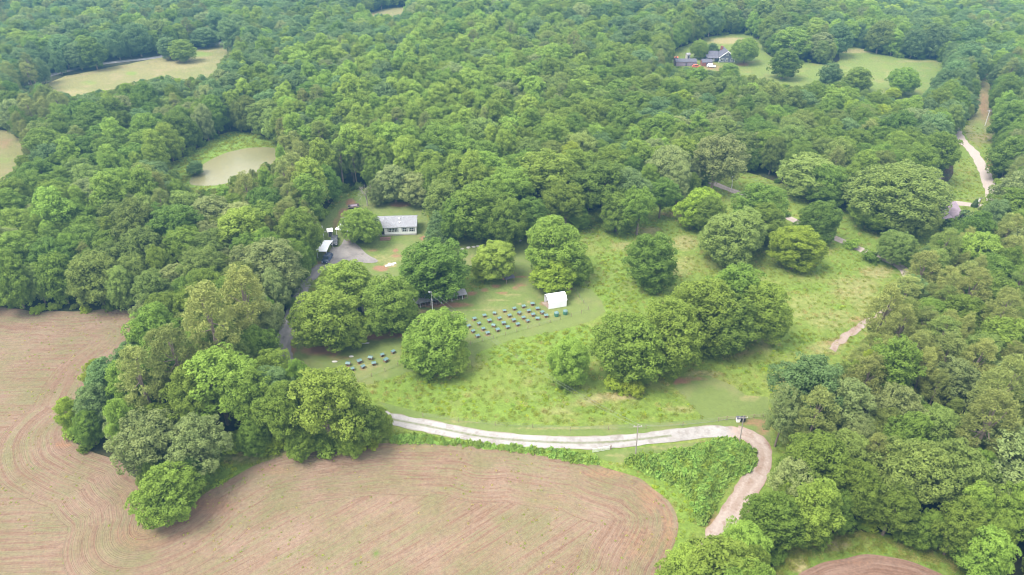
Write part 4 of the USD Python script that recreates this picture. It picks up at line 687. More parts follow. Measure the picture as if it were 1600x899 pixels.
for j in sorted(singles):
    t = TREES[j]; nm, cat, _ = SPECIES[t['k']]; pos, rz, sc = matrix(t)
    x = UsdGeom.Xform.Define(stage, numbered(nm)); x.AddTranslateOp().Set(pos); x.AddRotateZOp().Set(math.degrees(rz)); x.AddScaleOp().Set(Gf.Vec3f(*sc))
    x.GetPrim().GetReferences().AddInternalReference(proto(t['k'], t['i'], t['tone'])); x.GetPrim().SetInstanceable(True)
    tag(x, labels[j], cat, groups[j] or f'{SPECIES[t["k"]][2]}s of the woods and meadow')
rest = {}
for j in range(NT):
    if j not in singles: rest.setdefault(kindof(TREES[j]['k']), []).append(j)
STUFF = {'tree': ('broadleaf_woods', 'round-crowned broadleaf woods closing the far and outer parts of the view'), 'tall_tree': ('tall_tree_woods', 'stand of tall narrow broadleaf trees farther back in the woods'), 'pine_tree': ('pine_woods', 'dull olive pines scattered through the farther woods'), 'bush': ('undergrowth', 'low bushes along the feet of the wood edges')}
def instancer(name, items, label, kind='stuff'):
    """items: (prototype path, pos, rz, scale)"""
    pi = UsdGeom.PointInstancer.Define(stage, numbered(name)); ps = sorted({i[0] for i in items}); ids = {p: k for k, p in enumerate(ps)}
    for p in ps:
        q = UsdGeom.Xform.Define(stage, f'{pi.GetPath()}/kinds/{p.rpartition("/")[2]}'); q.GetPrim().GetReferences().AddInternalReference(p)
        pi.CreatePrototypesRel().AddTarget(q.GetPath())
    pi.CreateProtoIndicesAttr(Vt.IntArray([ids[i[0]] for i in items])); pi.CreatePositionsAttr(Vt.Vec3fArray([Gf.Vec3f(*map(float, i[1])) for i in items]))
    pi.CreateOrientationsAttr(Vt.QuathArray([Gf.Quath(math.cos(i[2] / 2), 0, 0, math.sin(i[2] / 2)) for i in items])); pi.CreateScalesAttr(Vt.Vec3fArray([Gf.Vec3f(*map(float, i[3])) for i in items]))
    tag(pi, label, kind=kind); return pi
for cat, js in sorted(rest.items()):
    its = [(proto(TREES[j]['k'], TREES[j]['i'], TREES[j]['tone']), *matrix(TREES[j])) for j in js]
    instancer(STUFF[cat][0], its, STUFF[cat][1])

# ------------------------------------------------------------------ ground cover: weeds, tufts, the thicket
def cover_kind(name, mesh, tone):
    p = f'/World/plant_kinds/{name}'; UsdGeom.Xform.Define(stage, p); usdkit.mesh(stage, p + '/leaves', mesh, LEAF[tone]); return p
def weed_mesh(seed, n=70, r=.5, h=.45, size=(.14, .30)):
    rng = np.random.default_rng(seed); d = unit(rng.normal(size=(n, 3)) + [0, 0, .9]); d[:, 2] = np.abs(d[:, 2]); p = d * [r, r, h] * rng.uniform(.5, 1, (n, 1))
    s = rng.uniform(*size, n); return leaves(p, unit(d + .6 * rng.normal(size=(n, 3)) + [0, 0, .4]), s, s * .7, rng)
def tuft_mesh(seed, n=46, r=.55, h=.38):
    rng = np.random.default_rng(seed); a = rng.uniform(0, 2 * math.pi, n); rr = r * np.sqrt(rng.uniform(0, 1, n)); b = np.c_[rr * np.cos(a), rr * np.sin(a), np.zeros(n)]
    tip = b + np.c_[rng.normal(0, .14, (n, 2)), rng.uniform(.5, 1, n) * h]; w = np.c_[np.cos(a + 1.3), np.sin(a + 1.3), 0 * a] * .035
    v = np.stack([b - w, b + w, tip], 1).reshape(-1, 3); return v, np.arange(3 * n).reshape(-1, 3)
LEAF['weed'] = leaf_mat('weed_green', (0.105, 0.150, 0.018), (0.165, 0.205, 0.030), trans=.55)
LEAF['kudzu'] = leaf_mat('vine_green', (0.080, 0.135, 0.034), (0.150, 0.220, 0.070), trans=.45, accent=(.20, .25, .10))
LEAF['straw'] = leaf_mat('straw_tuft', (0.18, 0.155, 0.065), (0.23, 0.20, 0.10), trans=.5)
LEAF['grass'] = leaf_mat('grass_tuft', (0.105, 0.128, 0.022), (0.155, 0.168, 0.038), trans=.55)
WEED = [cover_kind(f'weed_{i}', weed_mesh(100 + i), t) for i, t in enumerate(('weed', 'weed', 'light'))]
VINE = [cover_kind(f'vine_{i}', weed_mesh(110 + i, 60, .62, .62, (.24, .52)), t) for i, t in enumerate(('kudzu', 'kudzu', 'light'))]
TUFT = [cover_kind(f'tuft_{i}', tuft_mesh(120 + i), t) for i, t in enumerate(('grass', 'grass', 'straw'))]
SEED = [cover_kind(f'seedling_{i}', weed_mesh(130 + i, 26, .35, .2, (.08, .18)), t) for i, t in enumerate(('weed', 'straw'))]
rngG = np.random.default_rng(9)
def scatter(poly, n):
    x0, y0, x1, y1 = poly.bounds; m = int(n * (x1 - x0) * (y1 - y0) / poly.area) + 1; p = np.c_[rngG.uniform(x0, x1, m), rngG.uniform(y0, y1, m)]; shapely.prepare(poly)
    return p[shapely.contains_xy(poly, p[:, 0], p[:, 1])]
MOWN = shapely.union_all([P_yard, P_pen, P_strip, P_verge, P_south, P_drive.buffer(.8), P_road.buffer(.8), P_lane.buffer(.6), P_back.buffer(.5), P_far.buffer(.5), P_up, P_gy, P_ploughed])
P_rough = P_meadow.difference(MOWN)
P_thick = wpoly([(976, 722), (1005, 714), (1060, 707), (1108, 693), (1140, 688), (1166, 694), (1180, 714), (1168, 736), (1142, 752), (1124, 776), (1108, 802), (1093, 818), (1082, 792), (1062, 766), (1032, 748), (1000, 736)], wob=.4, seed=91)
P_hedge = wpoly([(610, 688), (640, 681), (700, 688), (760, 694), (830, 701), (900, 710), (935, 720), (925, 727), (880, 719), (800, 706), (700, 695), (620, 696)], wob=.4, seed=92)
its = []
p = scatter(P_rough, 11000); z = zone_of(np.c_[p, 0 * p[:, 0]], meadow_blobs); n1 = meshkit.fbm(np.c_[p * .10, 0 * p[:, 0]], 3, 4)
keep = rngG.uniform(0, 1, len(p)) < np.clip(.02 + 1.1 * z[:, 1] + np.clip((n1 - .58) * 5, 0, .45) - .8 * z[:, 0] - 1.2 * z[:, 2], 0, .85)
for (x, y), l in zip(p[keep], z[keep, 1]):
    s = rngG.uniform(.45, .95) * (1 + .7 * l); its.append((WEED[rngG.integers(3)], (x, y, float(terrain(x, y)) + .03), rngG.uniform(0, 6.28), (s, s, s * rngG.uniform(.35, .9))))
instancer('meadow_weeds', its, 'patches of leafy weeds growing through the meadow')
its = []
p = scatter(P_rough, 6500); z = zone_of(np.c_[p, 0 * p[:, 0]], meadow_blobs)
for (x, y), dry in zip(p, z[:, 0]):
    s = rngG.uniform(.6, 1.3); its.append((TUFT[2] if rngG.uniform() < .18 + .6 * dry else TUFT[rngG.integers(2)], (x, y, float(terrain(x, y)) + .04), rngG.uniform(0, 6.28), (s, s, s)))
p = scatter(P_redgrass.difference(P_red.buffer(.5)), 900); its += [(TUFT[rngG.integers(3)], (x, y, float(terrain(x, y)) + .04), rngG.uniform(0, 6.28), (1, 1, 1)) for x, y in p]
p = scatter(P_bank.difference(P_pond.buffer(.5)), 500); its += [(TUFT[rngG.integers(2)], (x, y, float(terrain(x, y)) + .04), rngG.uniform(0, 6.28), (1.5, 1.5, 1.5)) for x, y in p]
instancer('meadow_grass', its, 'rough tufted grass of the meadow, margins and pond bank')
its = []
p = scatter(P_ploughed, 2600); n1 = meshkit.fbm(np.c_[p * .06, 0 * p[:, 0]], 3, 8); z = zone_of(np.c_[p, 0 * p[:, 0]], field_blobs)
keep = rngG.uniform(0, 1, len(p)) < np.clip((n1 - .38) * 3 + z[:, 1], .05, 1)
for x, y in p[keep]:
    s = rngG.uniform(.4, 1.0); its.append((SEED[int(rngG.uniform() < .45)], (x, y, float(terrain(x, y)) + .09), rngG.uniform(0, 6.28), (s, s, s)))
instancer('field_weeds', its, 'scattered small weeds and straw tufts on the ploughed field')
def mound(poly, name, top, ramp, label, n, s0):
    v, f = tri_sheet(poly, .7, 0.05); b = poly.exterior
    hgt = lambda q: top * sstep(0, ramp, shapely.distance(shapely.points(q), b)) * (.25 + 1.3 * meshkit.fbm(np.c_[q * .55, 0 * q[:, 0]], 3, 6))
    v[:, 2] += hgt(v[:, :2]); m = UsdGeom.Xform.Define(stage, numbered(name)); tag(m, label, kind='stuff')
    obj('stems', (v, f), LEAF['dark'], m, smooth=True)
    p = scatter(poly, int(n * .8)); hz_ = hgt(p); its = []
    for (x, y), q in zip(p, hz_):
        s = rngG.uniform(.5, 1.25) * s0; its.append((VINE[rngG.integers(3)], (x, y, float(terrain(x, y)) + q - .1), rngG.uniform(0, 6.28), (s, s, s * rngG.choice([.6, 1.0, 2.0]))))
    pi = instancer('vine_leaves', its, None, None) if False else None
    return its
its = mound(P_thick, 'weedy_thicket', 1.7, 3.0, 'dense waist-high green vines covering the bank inside the road bend', 2300, 1.05)
instancer('vine_cover', its, 'leafy green vines over the bank inside the road bend')
its = mound(P_hedge, 'weedy_thicket', .7, 1.2, 'low strip of green vines between the white drive and the ploughed field', 750, .8)
instancer('vine_cover', its, 'leafy vines along the field edge below the white drive')

# ------------------------------------------------------------------ materials of the built things
M_white = simple('white_paint', (0.76, 0.75, 0.73), var=.05, scale=1.0, rough=.6)
M_tarp = simple('white_tarpaulin', (0.78, 0.78, 0.80), var=.04, scale=.8, rough=.5)
M_shing = simple('grey_shingle', (0.185, 0.185, 0.20), var=.25, scale=2.5)
M_slate = simple('dark_slate_roof', (0.075, 0.072, 0.092), var=.25, scale=1.5)
M_purple = simple('mauve_shingle', (0.22, 0.17, 0.205), var=.25, scale=2)
M_siding = simple('blue_grey_siding', (0.105, 0.115, 0.15), var=.08, scale=1)
M_cream = simple('pale_siding', (0.36, 0.33, 0.31), var=.1)
M_metal = simple('galvanised_roof', (0.32, 0.31, 0.33), var=.15, scale=1.2, rough=.45, metallic=.3)
M_wood = simple('weathered_wood', (0.24, 0.175, 0.135), var=.3, scale=5)
M_red = simple('red_brown_boards', (0.25, 0.115, 0.085), var=.25, scale=3)
M_deck = simple('brown_deck', (0.17, 0.095, 0.07), var=.2, scale=4)
M_teal = simple('blue_green_plastic', (0.092, 0.155, 0.148), var=.2, scale=6, rough=.45)
M_dgreen = simple('dark_green_plastic', (0.06, 0.17, 0.115), var=.18, scale=6, rough=.5)
M_pole = simple('grey_pole', (0.24, 0.21, 0.185), var=.2, scale=4)
M_palepole = simple('pale_pole', (0.55, 0.54, 0.52), var=.1, scale=4)
M_black = simple('black_plastic', (0.025, 0.025, 0.03), var=.2, rough=.4)
M_tyre = simple('tyre', (0.02, 0.02, 0.02), var=.2)
M_blue = simple('dark_blue_car_paint', (0.018, 0.028, 0.06), var=.05, rough=.25, spec=.6)
M_char = simple('charcoal_car_paint', (0.028, 0.030, 0.04), var=.05, rough=.25, spec=.6)
M_orange = simple('orange_red_paint', (0.40, 0.10, 0.055), var=.12, rough=.5)
M_brick = simple('brick_red', (0.20, 0.075, 0.06), var=.2, scale=6)
M_concrete = simple('pale_concrete', (0.38, 0.36, 0.33), var=.12, scale=2)
M_wire = simple('wire', (0.16, 0.16, 0.16), var=.1)
M_glass = MAT(stage, '/World/Looks/window_glass', {'p': ('principled_bsdf', {'base_color': (0.03, 0.035, 0.045), 'roughness': 0.08, 'specular_ior_level': 0.6})}, surface='p.BSDF')
def frame(a, b):
    """origin at pixel a on the ground, x axis towards pixel b, y away from the camera; returns (loc, rotz, length)"""
    A_, B__ = at(*a), at(*b); d = B__ - A_; return (A_[0], A_[1], float(terrain(*((A_ + B__) / 2)))), math.atan2(d[1], d[0]), float(np.hypot(*d))
def gable(mb, x0, x1, y0, y1, z0, rise, over=.35, th=.14, axis='x'):
    """two roof slabs, ridge along the axis"""
    if axis == 'x':
        ym = (y0 + y1) / 2; k = rise / ((y1 - y0) / 2); a, b = x0 - over, x1 + over
        mb.quad([(a, y0 - over, z0 - k * over), (b, y0 - over, z0 - k * over), (b, ym, z0 + rise), (a, ym, z0 + rise)], th)
        mb.quad([(b, y1 + over, z0 - k * over), (a, y1 + over, z0 - k * over), (a, ym, z0 + rise), (b, ym, z0 + rise)], th)
    else:
        xm = (x0 + x1) / 2; k = rise / ((x1 - x0) / 2); a, b = y0 - over, y1 + over
        mb.quad([(x0 - over, b, z0 - k * over), (x0 - over, a, z0 - k * over), (xm, a, z0 + rise), (xm, b, z0 + rise)], th)
        mb.quad([(x1 + over, a, z0 - k * over), (x1 + over, b, z0 - k * over), (xm, b, z0 + rise), (xm, a, z0 + rise)], th)
    return mb
def walls(x0, x1, y0, y1, z0, z1, rise=0, axis='x'):
    """a closed body with gable ends"""
    mb = MB()
    if axis == 'x': mb.prism([(y0, z0), (y1, z0), (y1, z1), ((y0 + y1) / 2, z1 + rise), (y0, z1)], x1 - x0, lambda a, c, b: (x0 + c, a, b))
    else: mb.prism([(x0, z0), (x1, z0), (x1, z1), ((x0 + x1) / 2, z1 + rise), (x0, z1)], y1 - y0, lambda a, c, b: (a, y0 + c, b))
    return mb.mesh()
def window(par, x, z, w, h, y=0.0, shutters=None, fmat=None):
    wn = obj('window', MB().box((x, y - .03, z), (w + .2, .10, h + .2)).mesh(), fmat or M_white, par)
    obj('pane', MB().box((x, y - .075, z), (w, .05, h)).mesh(), M_glass, wn)
    obj('glazing_bar', MB().box((x, y - .11, z), (w, .03, .06)).box((x, y - .112, z), (.05, .03, h)).mesh(), fmat or M_white, wn)
    if shutters is not None:
        for sx in (-1, 1): obj('shutter', MB().box((x + sx * (w / 2 + .25), y - .045, z), (.28, .06, h + .1)).mesh(), shutters, wn)
# white house
loc, rz, L = frame((536, 371), (651, 367.5))
hs = thing('white_house', 'long white house with a grey shingled roof behind the airy tree', 'house', loc, rz); D0 = 7.2; e = .55
U_ = lambda px: (px - 536) / 115 * L
obj('foundation', MB().box((L / 2, D0 / 2, .25), (L - .1, D0 - .1, .7)).mesh(), M_concrete, hs)
obj('wall', walls(0, L, 0, D0, e, 3.15, 1.55), M_white, hs)
rf = obj('roof', gable(MB(), 0, L, 0, D0, 3.2, 1.6, .35).mesh(), M_shing, hs)
for px in (625.5, 625.5): pass
obj('vent', MB().box((U_(625), 2.7, 4.5), (.4, .4, .4)).mesh(), M_white, rf); obj('vent', MB().box((U_(625.5), 1.4, 3.95), (.4, .4, .4)).mesh(), M_white, rf)
cx_ = U_(601); wv = 3.6
hip = MB(); zr, ze = 4.75, 3.2
hip.quad([(cx_ - wv - .3, -.7, ze - .12), (cx_ + wv + .3, -.7, ze - .12), (cx_, 1.2, zr)], .12); hip.quad([(cx_ + wv + .3, -.7, ze - .12), (cx_ + wv + .3, .6, ze + .2), (cx_, 3.6, zr), (cx_, 1.2, zr)], .12); hip.quad([(cx_ - wv - .3, .6, ze + .2), (cx_ - wv - .3, -.7, ze - .12), (cx_, 1.2, zr), (cx_, 3.6, zr)], .12)
obj('porch_roof', hip.mesh(), M_shing, hs)
for px, w in ((610, 1.0), (614.8, 1.0), (619.6, 1.0), (633, 1.25), (644, 1.25), (591, 1.2), (578, 1.2), (560, 1.2)): window(hs, U_(px), 2.0, w * .8, 1.2, 0, None if 607 < px < 622 else M_slate)
for px in (607.2, 622.4): obj('shutter', MB().box((U_(px), -.045, 2.0), (.28, .06, 1.3)).mesh(), M_slate, hs)
dr = obj('door', MB().box((U_(598.5), -.04, 1.6), (1.05, .10, 2.1)).mesh(), M_black, hs); obj('handle', MB().box((U_(598.5) + .38, -.13, 1.55), (.06, .08, .14)).mesh(), M_metal, dr)
obj('steps', MB().box((U_(603), -2.0, .26), (3.2, 1.2, .42)).box((U_(603), -2.8, .13), (3.2, .5, .22)).mesh(), M_deck, hs)
obj('side_roof', MB().quad([(-2.2, .6, 2.6), (3.4, -1.9, 2.5), (4.6, 1.0, 3.1), (-.8, 3.4, 3.2)], .12).mesh(), M_tarp, hs, label='white flat roof over the left end')
for q in ((-1.9, .9), (3.2, -1.5), (-.7, 3.1)): obj('side_roof_post', MB().box((q[0], q[1], 1.25), (.12, .12, 2.6)).mesh(), M_white, hs)
# white arched tent
a3, b3, c3 = at(857, 484), at(885.3, 479.3), at(845.3, 473)
dx_ = b3 - a3; Lx = float(np.hypot(*dx_)); Wd = float(abs(np.cross(dx_ / Lx, c3 - a3))); loc = (a3[0], a3[1], float(terrain(*a3))); rz = math.atan2(dx_[1], dx_[0])
tn = thing('white_tent', 'white tarpaulin shed open at its left end beside the shelters', 'tent', loc, rz)
prof = [(0, 2.0), (.10 * Wd, 2.62), (.28 * Wd, 3.12), (.5 * Wd, 3.3), (.72 * Wd, 3.12), (.90 * Wd, 2.62), (Wd, 2.0)]
mb = MB()
for (y0, z0), (y1, z1) in zip(prof[:-1], prof[1:]): mb.quad([(-.1, y0, z0), (Lx + .1, y0, z0), (Lx + .1, y1, z1), (-.1, y1, z1)], .03)
obj('roof', mb.mesh(), M_tarp, tn)
obj('side_wall', MB().box((Lx / 2, .03, 1.0), (Lx, .04, 2.0)).mesh(), M_tarp, tn); obj('side_wall', MB().box((Lx / 2, Wd - .03, 1.0), (Lx, .04, 2.0)).mesh(), M_tarp, tn)
ew = MB().prism([(0.02, 0), (Wd - .02, 0)] + [(y, z - .04) for y, z in prof[::-1]], .04, lambda a, c, b: (Lx - .05 - c, a, b)); obj('end_wall', ew.mesh(), M_tarp, tn)
obj('window', MB().box((Lx + .02, Wd * .5, 2.35), (.04, 1.1, .6)).mesh(), M_slate, tn)
for q in (.05, Wd - .05): obj('post', MB().cyl((.05, q, 0), (.05, q, 2.0), .04).mesh(), M_palepole, tn)
for k in range(4): obj('rib', MB().tube([(Lx * k / 3.3 + .05, y, z - .07) for y, z in prof], .03, 6).mesh(), M_palepole, tn)
v, f = tri_sheet(Polygon(np.array([at(845.8, 473.5), at(857, 483.5), at(884, 479), at(874, 469.5)])), .8, .115); obj('tent_floor', (v, f), M_dirt, smooth=True, kind='structure', label='bare reddish dirt floor inside the white tent')
# shelters in rows
def shelter_kind(path, roof_mat):
    UsdGeom.Xform.Define(stage, path); P_ = lambda n, m, mt: usdkit.mesh(stage, f'{path}/{n}', m, mt)
    P_('roof', MB().quad([(-.62, -.52, .80), (.62, -.52, .80), (.62, .05, 1.04), (-.62, .05, 1.04)], .05).quad([(.62, .56, .84), (-.62, .56, .84), (-.62, .05, 1.04), (.62, .05, 1.04)], .05).mesh(), roof_mat)
    P_('floor', MB().box((0, 0, .34), (1.0, .8, .05)).mesh(), M_red); P_('back_panel', MB().box((0, .38, .58), (1.0, .05, .44)).mesh(), M_wood)
    for k, (sx, sy) in enumerate(((-1, -1), (1, -1), (-1, 1), (1, 1))): P_('leg' + (f'_{k:03d}' if k else ''), MB().box((sx * .47, sy * .38, .42), (.07, .07, .84)).mesh(), M_wood)
    for k, sx in enumerate((-1, 1)): P_('side_rail' + (f'_{k:03d}' if k else ''), MB().box((sx * .48, 0, .55), (.04, .7, .10)).mesh(), M_wood)
stage.CreateClassPrim('/World/built_kinds'); shelter_kind('/World/built_kinds/shelter', M_teal)
rowdir = at(832, 475) - at(725.6, 501.3); RZ = math.atan2(rowdir[1], rowdir[0]); ORDN = ['first', 'second', 'third', 'fourth', 'fifth', 'sixth', 'seventh', 'eighth']
def place(kind, name, px, py, label, cat, group, rz=0., s=1.):
    x, y = at(px, py); q = UsdGeom.Xform.Define(stage, numbered(name)); q.AddTranslateOp().Set((float(x), float(y), float(terrain(x, y)) + .09)); q.AddRotateZOp().Set(math.degrees(rz)); q.AddScaleOp().Set(Gf.Vec3f(s, s, s))
    q.GetPrim().GetReferences().AddInternalReference(kind); q.GetPrim().SetInstanceable(True); tag(q, label, cat, group)
rngS = np.random.default_rng(3)
for r, row in enumerate(GRID):
    for c, (X, Y) in enumerate(row):
        place('/World/built_kinds/shelter', 'small_shelter', 680 + X / 8, 450 + Y / 8 + 2.6, f'blue-green roofed shelter, {ORDN[c]} from left in the {["back", "second", "third", "front"][r]} row left of the tent', 'shelter', 'small shelters on the pen lawn', RZ + rngS.normal(0, .28), .78 * rngS.uniform(.9, 1.1))
for k, (X, Y) in enumerate(LOWER):
    place('/World/built_kinds/shelter', 'small_shelter', 430 + X / 8, 480 + Y / 8 + 2.6, f'blue-green shelter of the lower left group, {ORDN[k if k < 5 else k - 5]} from left in its {"back" if k < 5 else "front"} row', 'shelter', 'small shelters on the pen lawn', RZ + rngS.normal(0, .28), .84 * rngS.uniform(.9, 1.1))
for k, (px, py) in enumerate(((869.3, 490.5), (883, 487.6))):
    x, y = at(px, py + 4); b = thing('green_tub', f'dark green round tub right of the white tent, {"left" if k == 0 else "right"} one of two', 'tub', (x, y, float(terrain(x, y)) + .09), 0, 'dark green tubs')
    ang = np.linspace(0, 2 * math.pi, 15)[:-1]; rr = [(.52, 0), (.6, .5), (.62, 1.0), (.40, 1.25), (.0, 1.3)]
    obj('barrel', trimesh.creation.revolve(np.array([(0, 0)] + rr[:3] + [(0, 1.02)]), sections=16), M_dgreen, b); obj('lid', trimesh.creation.revolve(np.array([(0, 1.03), (.64, 1.03), (.5, 1.2), (0, 1.3)]), sections=16), M_teal, b)
# long low pens
loc, rz, L = frame((648, 482), (730, 466)); ps_ = thing('long_low_pens', 'long low row of pens under a grey roof behind the lamp pole', 'shed', loc, rz); nb = max(8, int(L / 1.3))
for k in range(6): obj('roof_panel', MB().quad([(L * k / 6, -.5, 1.55), (L * (k + 1) / 6 - .03, -.5, 1.55), (L * (k + 1) / 6 - .03, 2.5, 1.9), (L * k / 6, 2.5, 1.9)], .05).mesh(), M_metal, ps_)
obj('back_wall', MB().box((L / 2, 2.35, .9), (L, .08, 1.78)).mesh(), M_red, ps_)
for k in range(nb + 1): obj('post', MB().box((L * k / nb, -.35, .78), (.10, .10, 1.55)).mesh(), M_palepole if k % 2 else M_wood, ps_)
for k in range(nb): obj('divider', MB().box((L * (k + .5) / nb, 1.0, .5), (.05, 2.5, 1.0)).mesh(), M_red, ps_)
obj('front_rail', MB().box((L / 2, -.36, .45), (L, .06, .10)).mesh(), M_wood, ps_)
# small sheds
def small_shed(name, a, b, dep, h, rise, wallm, roofm, label, cat='shed', open_front=False):
    loc, rz, L = frame(a, b); s_ = thing(name, label, cat, loc, rz)
    if open_front:
        for x in (.06, L - .06):
            for y in (.06, dep - .06): obj('post', MB().box((x, y, h / 2), (.12, .12, h)).mesh(), M_palepole if wallm is None else M_wood, s_)
        if wallm is not None: obj('back_wall', MB().box((L / 2, dep - .05, h / 2), (L - .3, .07, h - .06)).mesh(), wallm, s_)
    else:
        obj('wall', walls(0, L, 0, dep, 0, h, rise), wallm, s_); d_ = obj('door', MB().box((L * .5, -.04, .95), (.9, .08, 1.9)).mesh(), M_slate, s_); obj('handle', MB().box((L * .5 + .3, -.1, .95), (.05, .06, .12)).mesh(), M_metal, d_)
    obj('roof', gable(MB(), 0, L, 0, dep, h + .04, rise, .2, .08).mesh(), roofm, s_); return s_
small_shed('carport', (496.5, 404), (511.5, 404.5), 6.2, 2.5, .5, None, M_tarp, 'white roofed carport beside the gravel yard', 'carport', True)
small_shed('garden_shed', (513.5, 371), (520.5, 370), 2.2, 1.9, .45, M_cream, M_tarp, 'small white and red-brown shed above the upper parked car')
small_shed('lean_to', (791, 444.5), (803.5, 441), 2.4, 1.6, .25, M_red, M_slate, 'small dark red shelter with a grey roof at the loose tree’s foot', 'shed', True)
small_shed('lean_to', (835.5, 436), (842, 434), 1.4, 1.3, .2, M_wood, M_slate, 'tiny grey hut half under the tree behind the tent', 'hut', True)
small_shed('white_shed', (553, 492), (573, 487), 4.5, 2.6, .6, M_cream, M_tarp, 'white-roofed shed glimpsed between two large trees')
# vehicles
def car(name, label, px, py, rz, paint, pick=False):
    x, y = at(px, py); c = thing(name, label, 'car', (x, y, float(terrain(x, y)) + .12), rz); Ln, Wc = (5.4, 1.95) if pick else (4.7, 1.85); h = Ln / 2
    side = [(-h, .45), (-h, .95), (-h + .15, 1.08), (-h + 1.5, 1.08), (h - 1.5, 1.05), (h - .2, .95), (h, .75), (h, .42), (h - .3, .33), (-h + .3, .33)]
    obj('body', MB().prism(side, Wc, lambda a, q, b: (a, q - Wc / 2, b)).mesh(), paint, c)
    cab = [(-h + (1.9 if pick else .25), 1.07), (-h + (2.0 if pick else .6), 1.66), (.55, 1.68), (1.25, 1.06)]
    cb = obj('cabin', MB().prism(cab, Wc - .3, lambda a, q, b: (a, q - Wc / 2 + .15, b)).mesh(), paint, c)
    obj('windscreen', MB().quad([(1.235, -.7, 1.13), (1.235, .7, 1.13), (.63, .62, 1.63), (.63, -.62, 1.63)], .03).mesh(), M_glass, cb)
    for s_ in (-1, 1): obj('side_window', MB().box((-.35, s_ * (Wc / 2 - .15), 1.38), (1.7, .04, .38)).mesh(), M_glass, cb)
    obj('rear_window', MB().box((cab[0][0] + .12, 0, 1.38), (.06, 1.2, .36)).mesh(), M_glass, cb)
    if pick: obj('load_bed', MB().box((-h + .95, 0, 1.085), (1.6, Wc - .4, .03)).mesh(), M_black, c)
    for sx in (-1, 1):
        for sy in (-1, 1):
            w_ = obj('wheel', MB().cyl((sx * (h - .9), sy * (Wc / 2 - .2), .34), (sx * (h - .9), sy * (Wc / 2 + .03), .34), .34, 14).mesh(), M_tyre, c); obj('rim', MB().cyl((sx * (h - .9), sy * (Wc / 2), .34), (sx * (h - .9), sy * (Wc / 2 + .045), .34), .2, 12).mesh(), M_metal, w_)
    for sy in (-1, 1): obj('headlight', MB().box((h - .02, sy * .65, .72), (.08, .36, .16)).mesh(), M_white, c); obj('tail_light', MB().box((-h + .01, sy * .68, .85), (.06, .26, .2)).mesh(), M_brick, c)
    return c
car('parked_truck', 'dark pickup truck on the grass beside the small white shed', 523, 379.5, math.radians(-80), M_char, True)
car('parked_car', 'dark blue car parked just below the carport', 512, 407.5, math.radians(-97), M_blue)
x, y = at(553, 326); t = thing('flat_trailer', 'dark flat trailer with pale load on the red dirt behind the house', 'trailer', (x, y, float(terrain(x, y)) + .1), .25)
obj('bed', MB().box((0, 0, .62), (3.6, 1.9, .14)).mesh(), M_black, t); obj('load', MB().box((.1, .1, .86), (2.2, 1.3, .32)).mesh(), M_purple, t); obj('side_rail', MB().box((0, .93, .95), (3.6, .06, .5)).box((0, -.93, .85), (3.6, .06, .3)).mesh(), M_wood, t); obj('drawbar', MB().cyl((1.8, 0, .58), (3.1, 0, .5), .06).mesh(), M_black, t)
for s_ in (-1, 1): obj('wheel', MB().cyl((-.3, s_ * .8, .32), (-.3, s_ * 1.0, .32), .32, 12).mesh(), M_tyre, t)
# poles and wires
TOPS = {}
def pole(key, base, top, mat, label, kind='utility_pole', r=.13, cross=True, lamp=None, can=False):
    x, y = at(*base); z = float(terrain(x, y)); lo, hi = .5, 25.
    for _ in range(40):
        m = (lo + hi) / 2; lo, hi = (m, hi) if proj([x, y, z + m])[1] > top[1] else (lo, m)
    H = lo; lean = (at(*base, 0)[0] * 0); p = thing(kind, label, 'pole', (x, y, z)); ux = (top[0] - float(proj([x, y, z + H])[0])) / FOC * float(proj([x, y, z + H])[2])
    ux = float(np.clip(ux, -.5, .5)); obj('shaft', MB().tube([(0, 0, -.3), (ux / 2, 0, H / 2), (ux, 0, H)], [r, r * .85, r * .65], 8).mesh(), mat, p)
    if cross: obj('crossarm', MB().box((ux, 0, H - .5), (1.7, .10, .12)).mesh(), mat, p); [obj('insulator', MB().cyl((ux + q, 0, H - .44), (ux + q, 0, H - .26), .05, 6).mesh(), M_palepole, p) for q in (-.7, .7)]
    if lamp: a_ = obj('lamp_arm', MB().cyl((ux, 0, H - abs(lamp[1])), (ux + lamp[0], -.2, H - abs(lamp[1]) + .15), .045, 6).mesh(), M_palepole, p); obj('lamp_head', MB().box((ux + lamp[0], -.2, H - abs(lamp[1]) + .12), (.55, .35, .18)).mesh(), M_palepole, a_)
    if can: obj('transformer', MB().cyl((ux - .35, -.1, H - 1.6), (ux - .35, -.1, H - .7), .26, 12).mesh(), M_palepole, p)
    TOPS[key] = np.array([x + ux, y, z + H])
pole('A', (993, 713), (997, 664), M_pole, 'slim grey pole between the white drive and the weedy bank'); pole('B', (1154, 700), (1159, 650), M_pole, 'grey pole at the top of the weedy bank by the road bend')
pole('C', (1143, 297), (1143, 273), M_palepole, 'pale pole beside the lane where it leaves the woods', can=True); pole('D', (1416, 402), (1419, 384), M_palepole, 'short pale post below the huge spreading tree', 'post', cross=False, r=.11)
pole('E', (1528, 328), (1533, 308), M_pole, 'dark pole with a white transformer at the lane junction', can=True); pole('F', (676, 488), (674, 456), M_palepole, 'pale lamp pole in front of the long low pens', 'lamp_pole', cross=False, lamp=(-.5, .1), r=.12)
pole('G', (508, 388), (503, 353), M_palepole, 'pale pole with a lamp arm behind the carport', 'lamp_pole', cross=False, lamp=(1.6, 1.8), can=True); pole('H', (1539, 197), (1542, 172), M_palepole, 'pale pole standing in the cut strip at top right', r=.16)
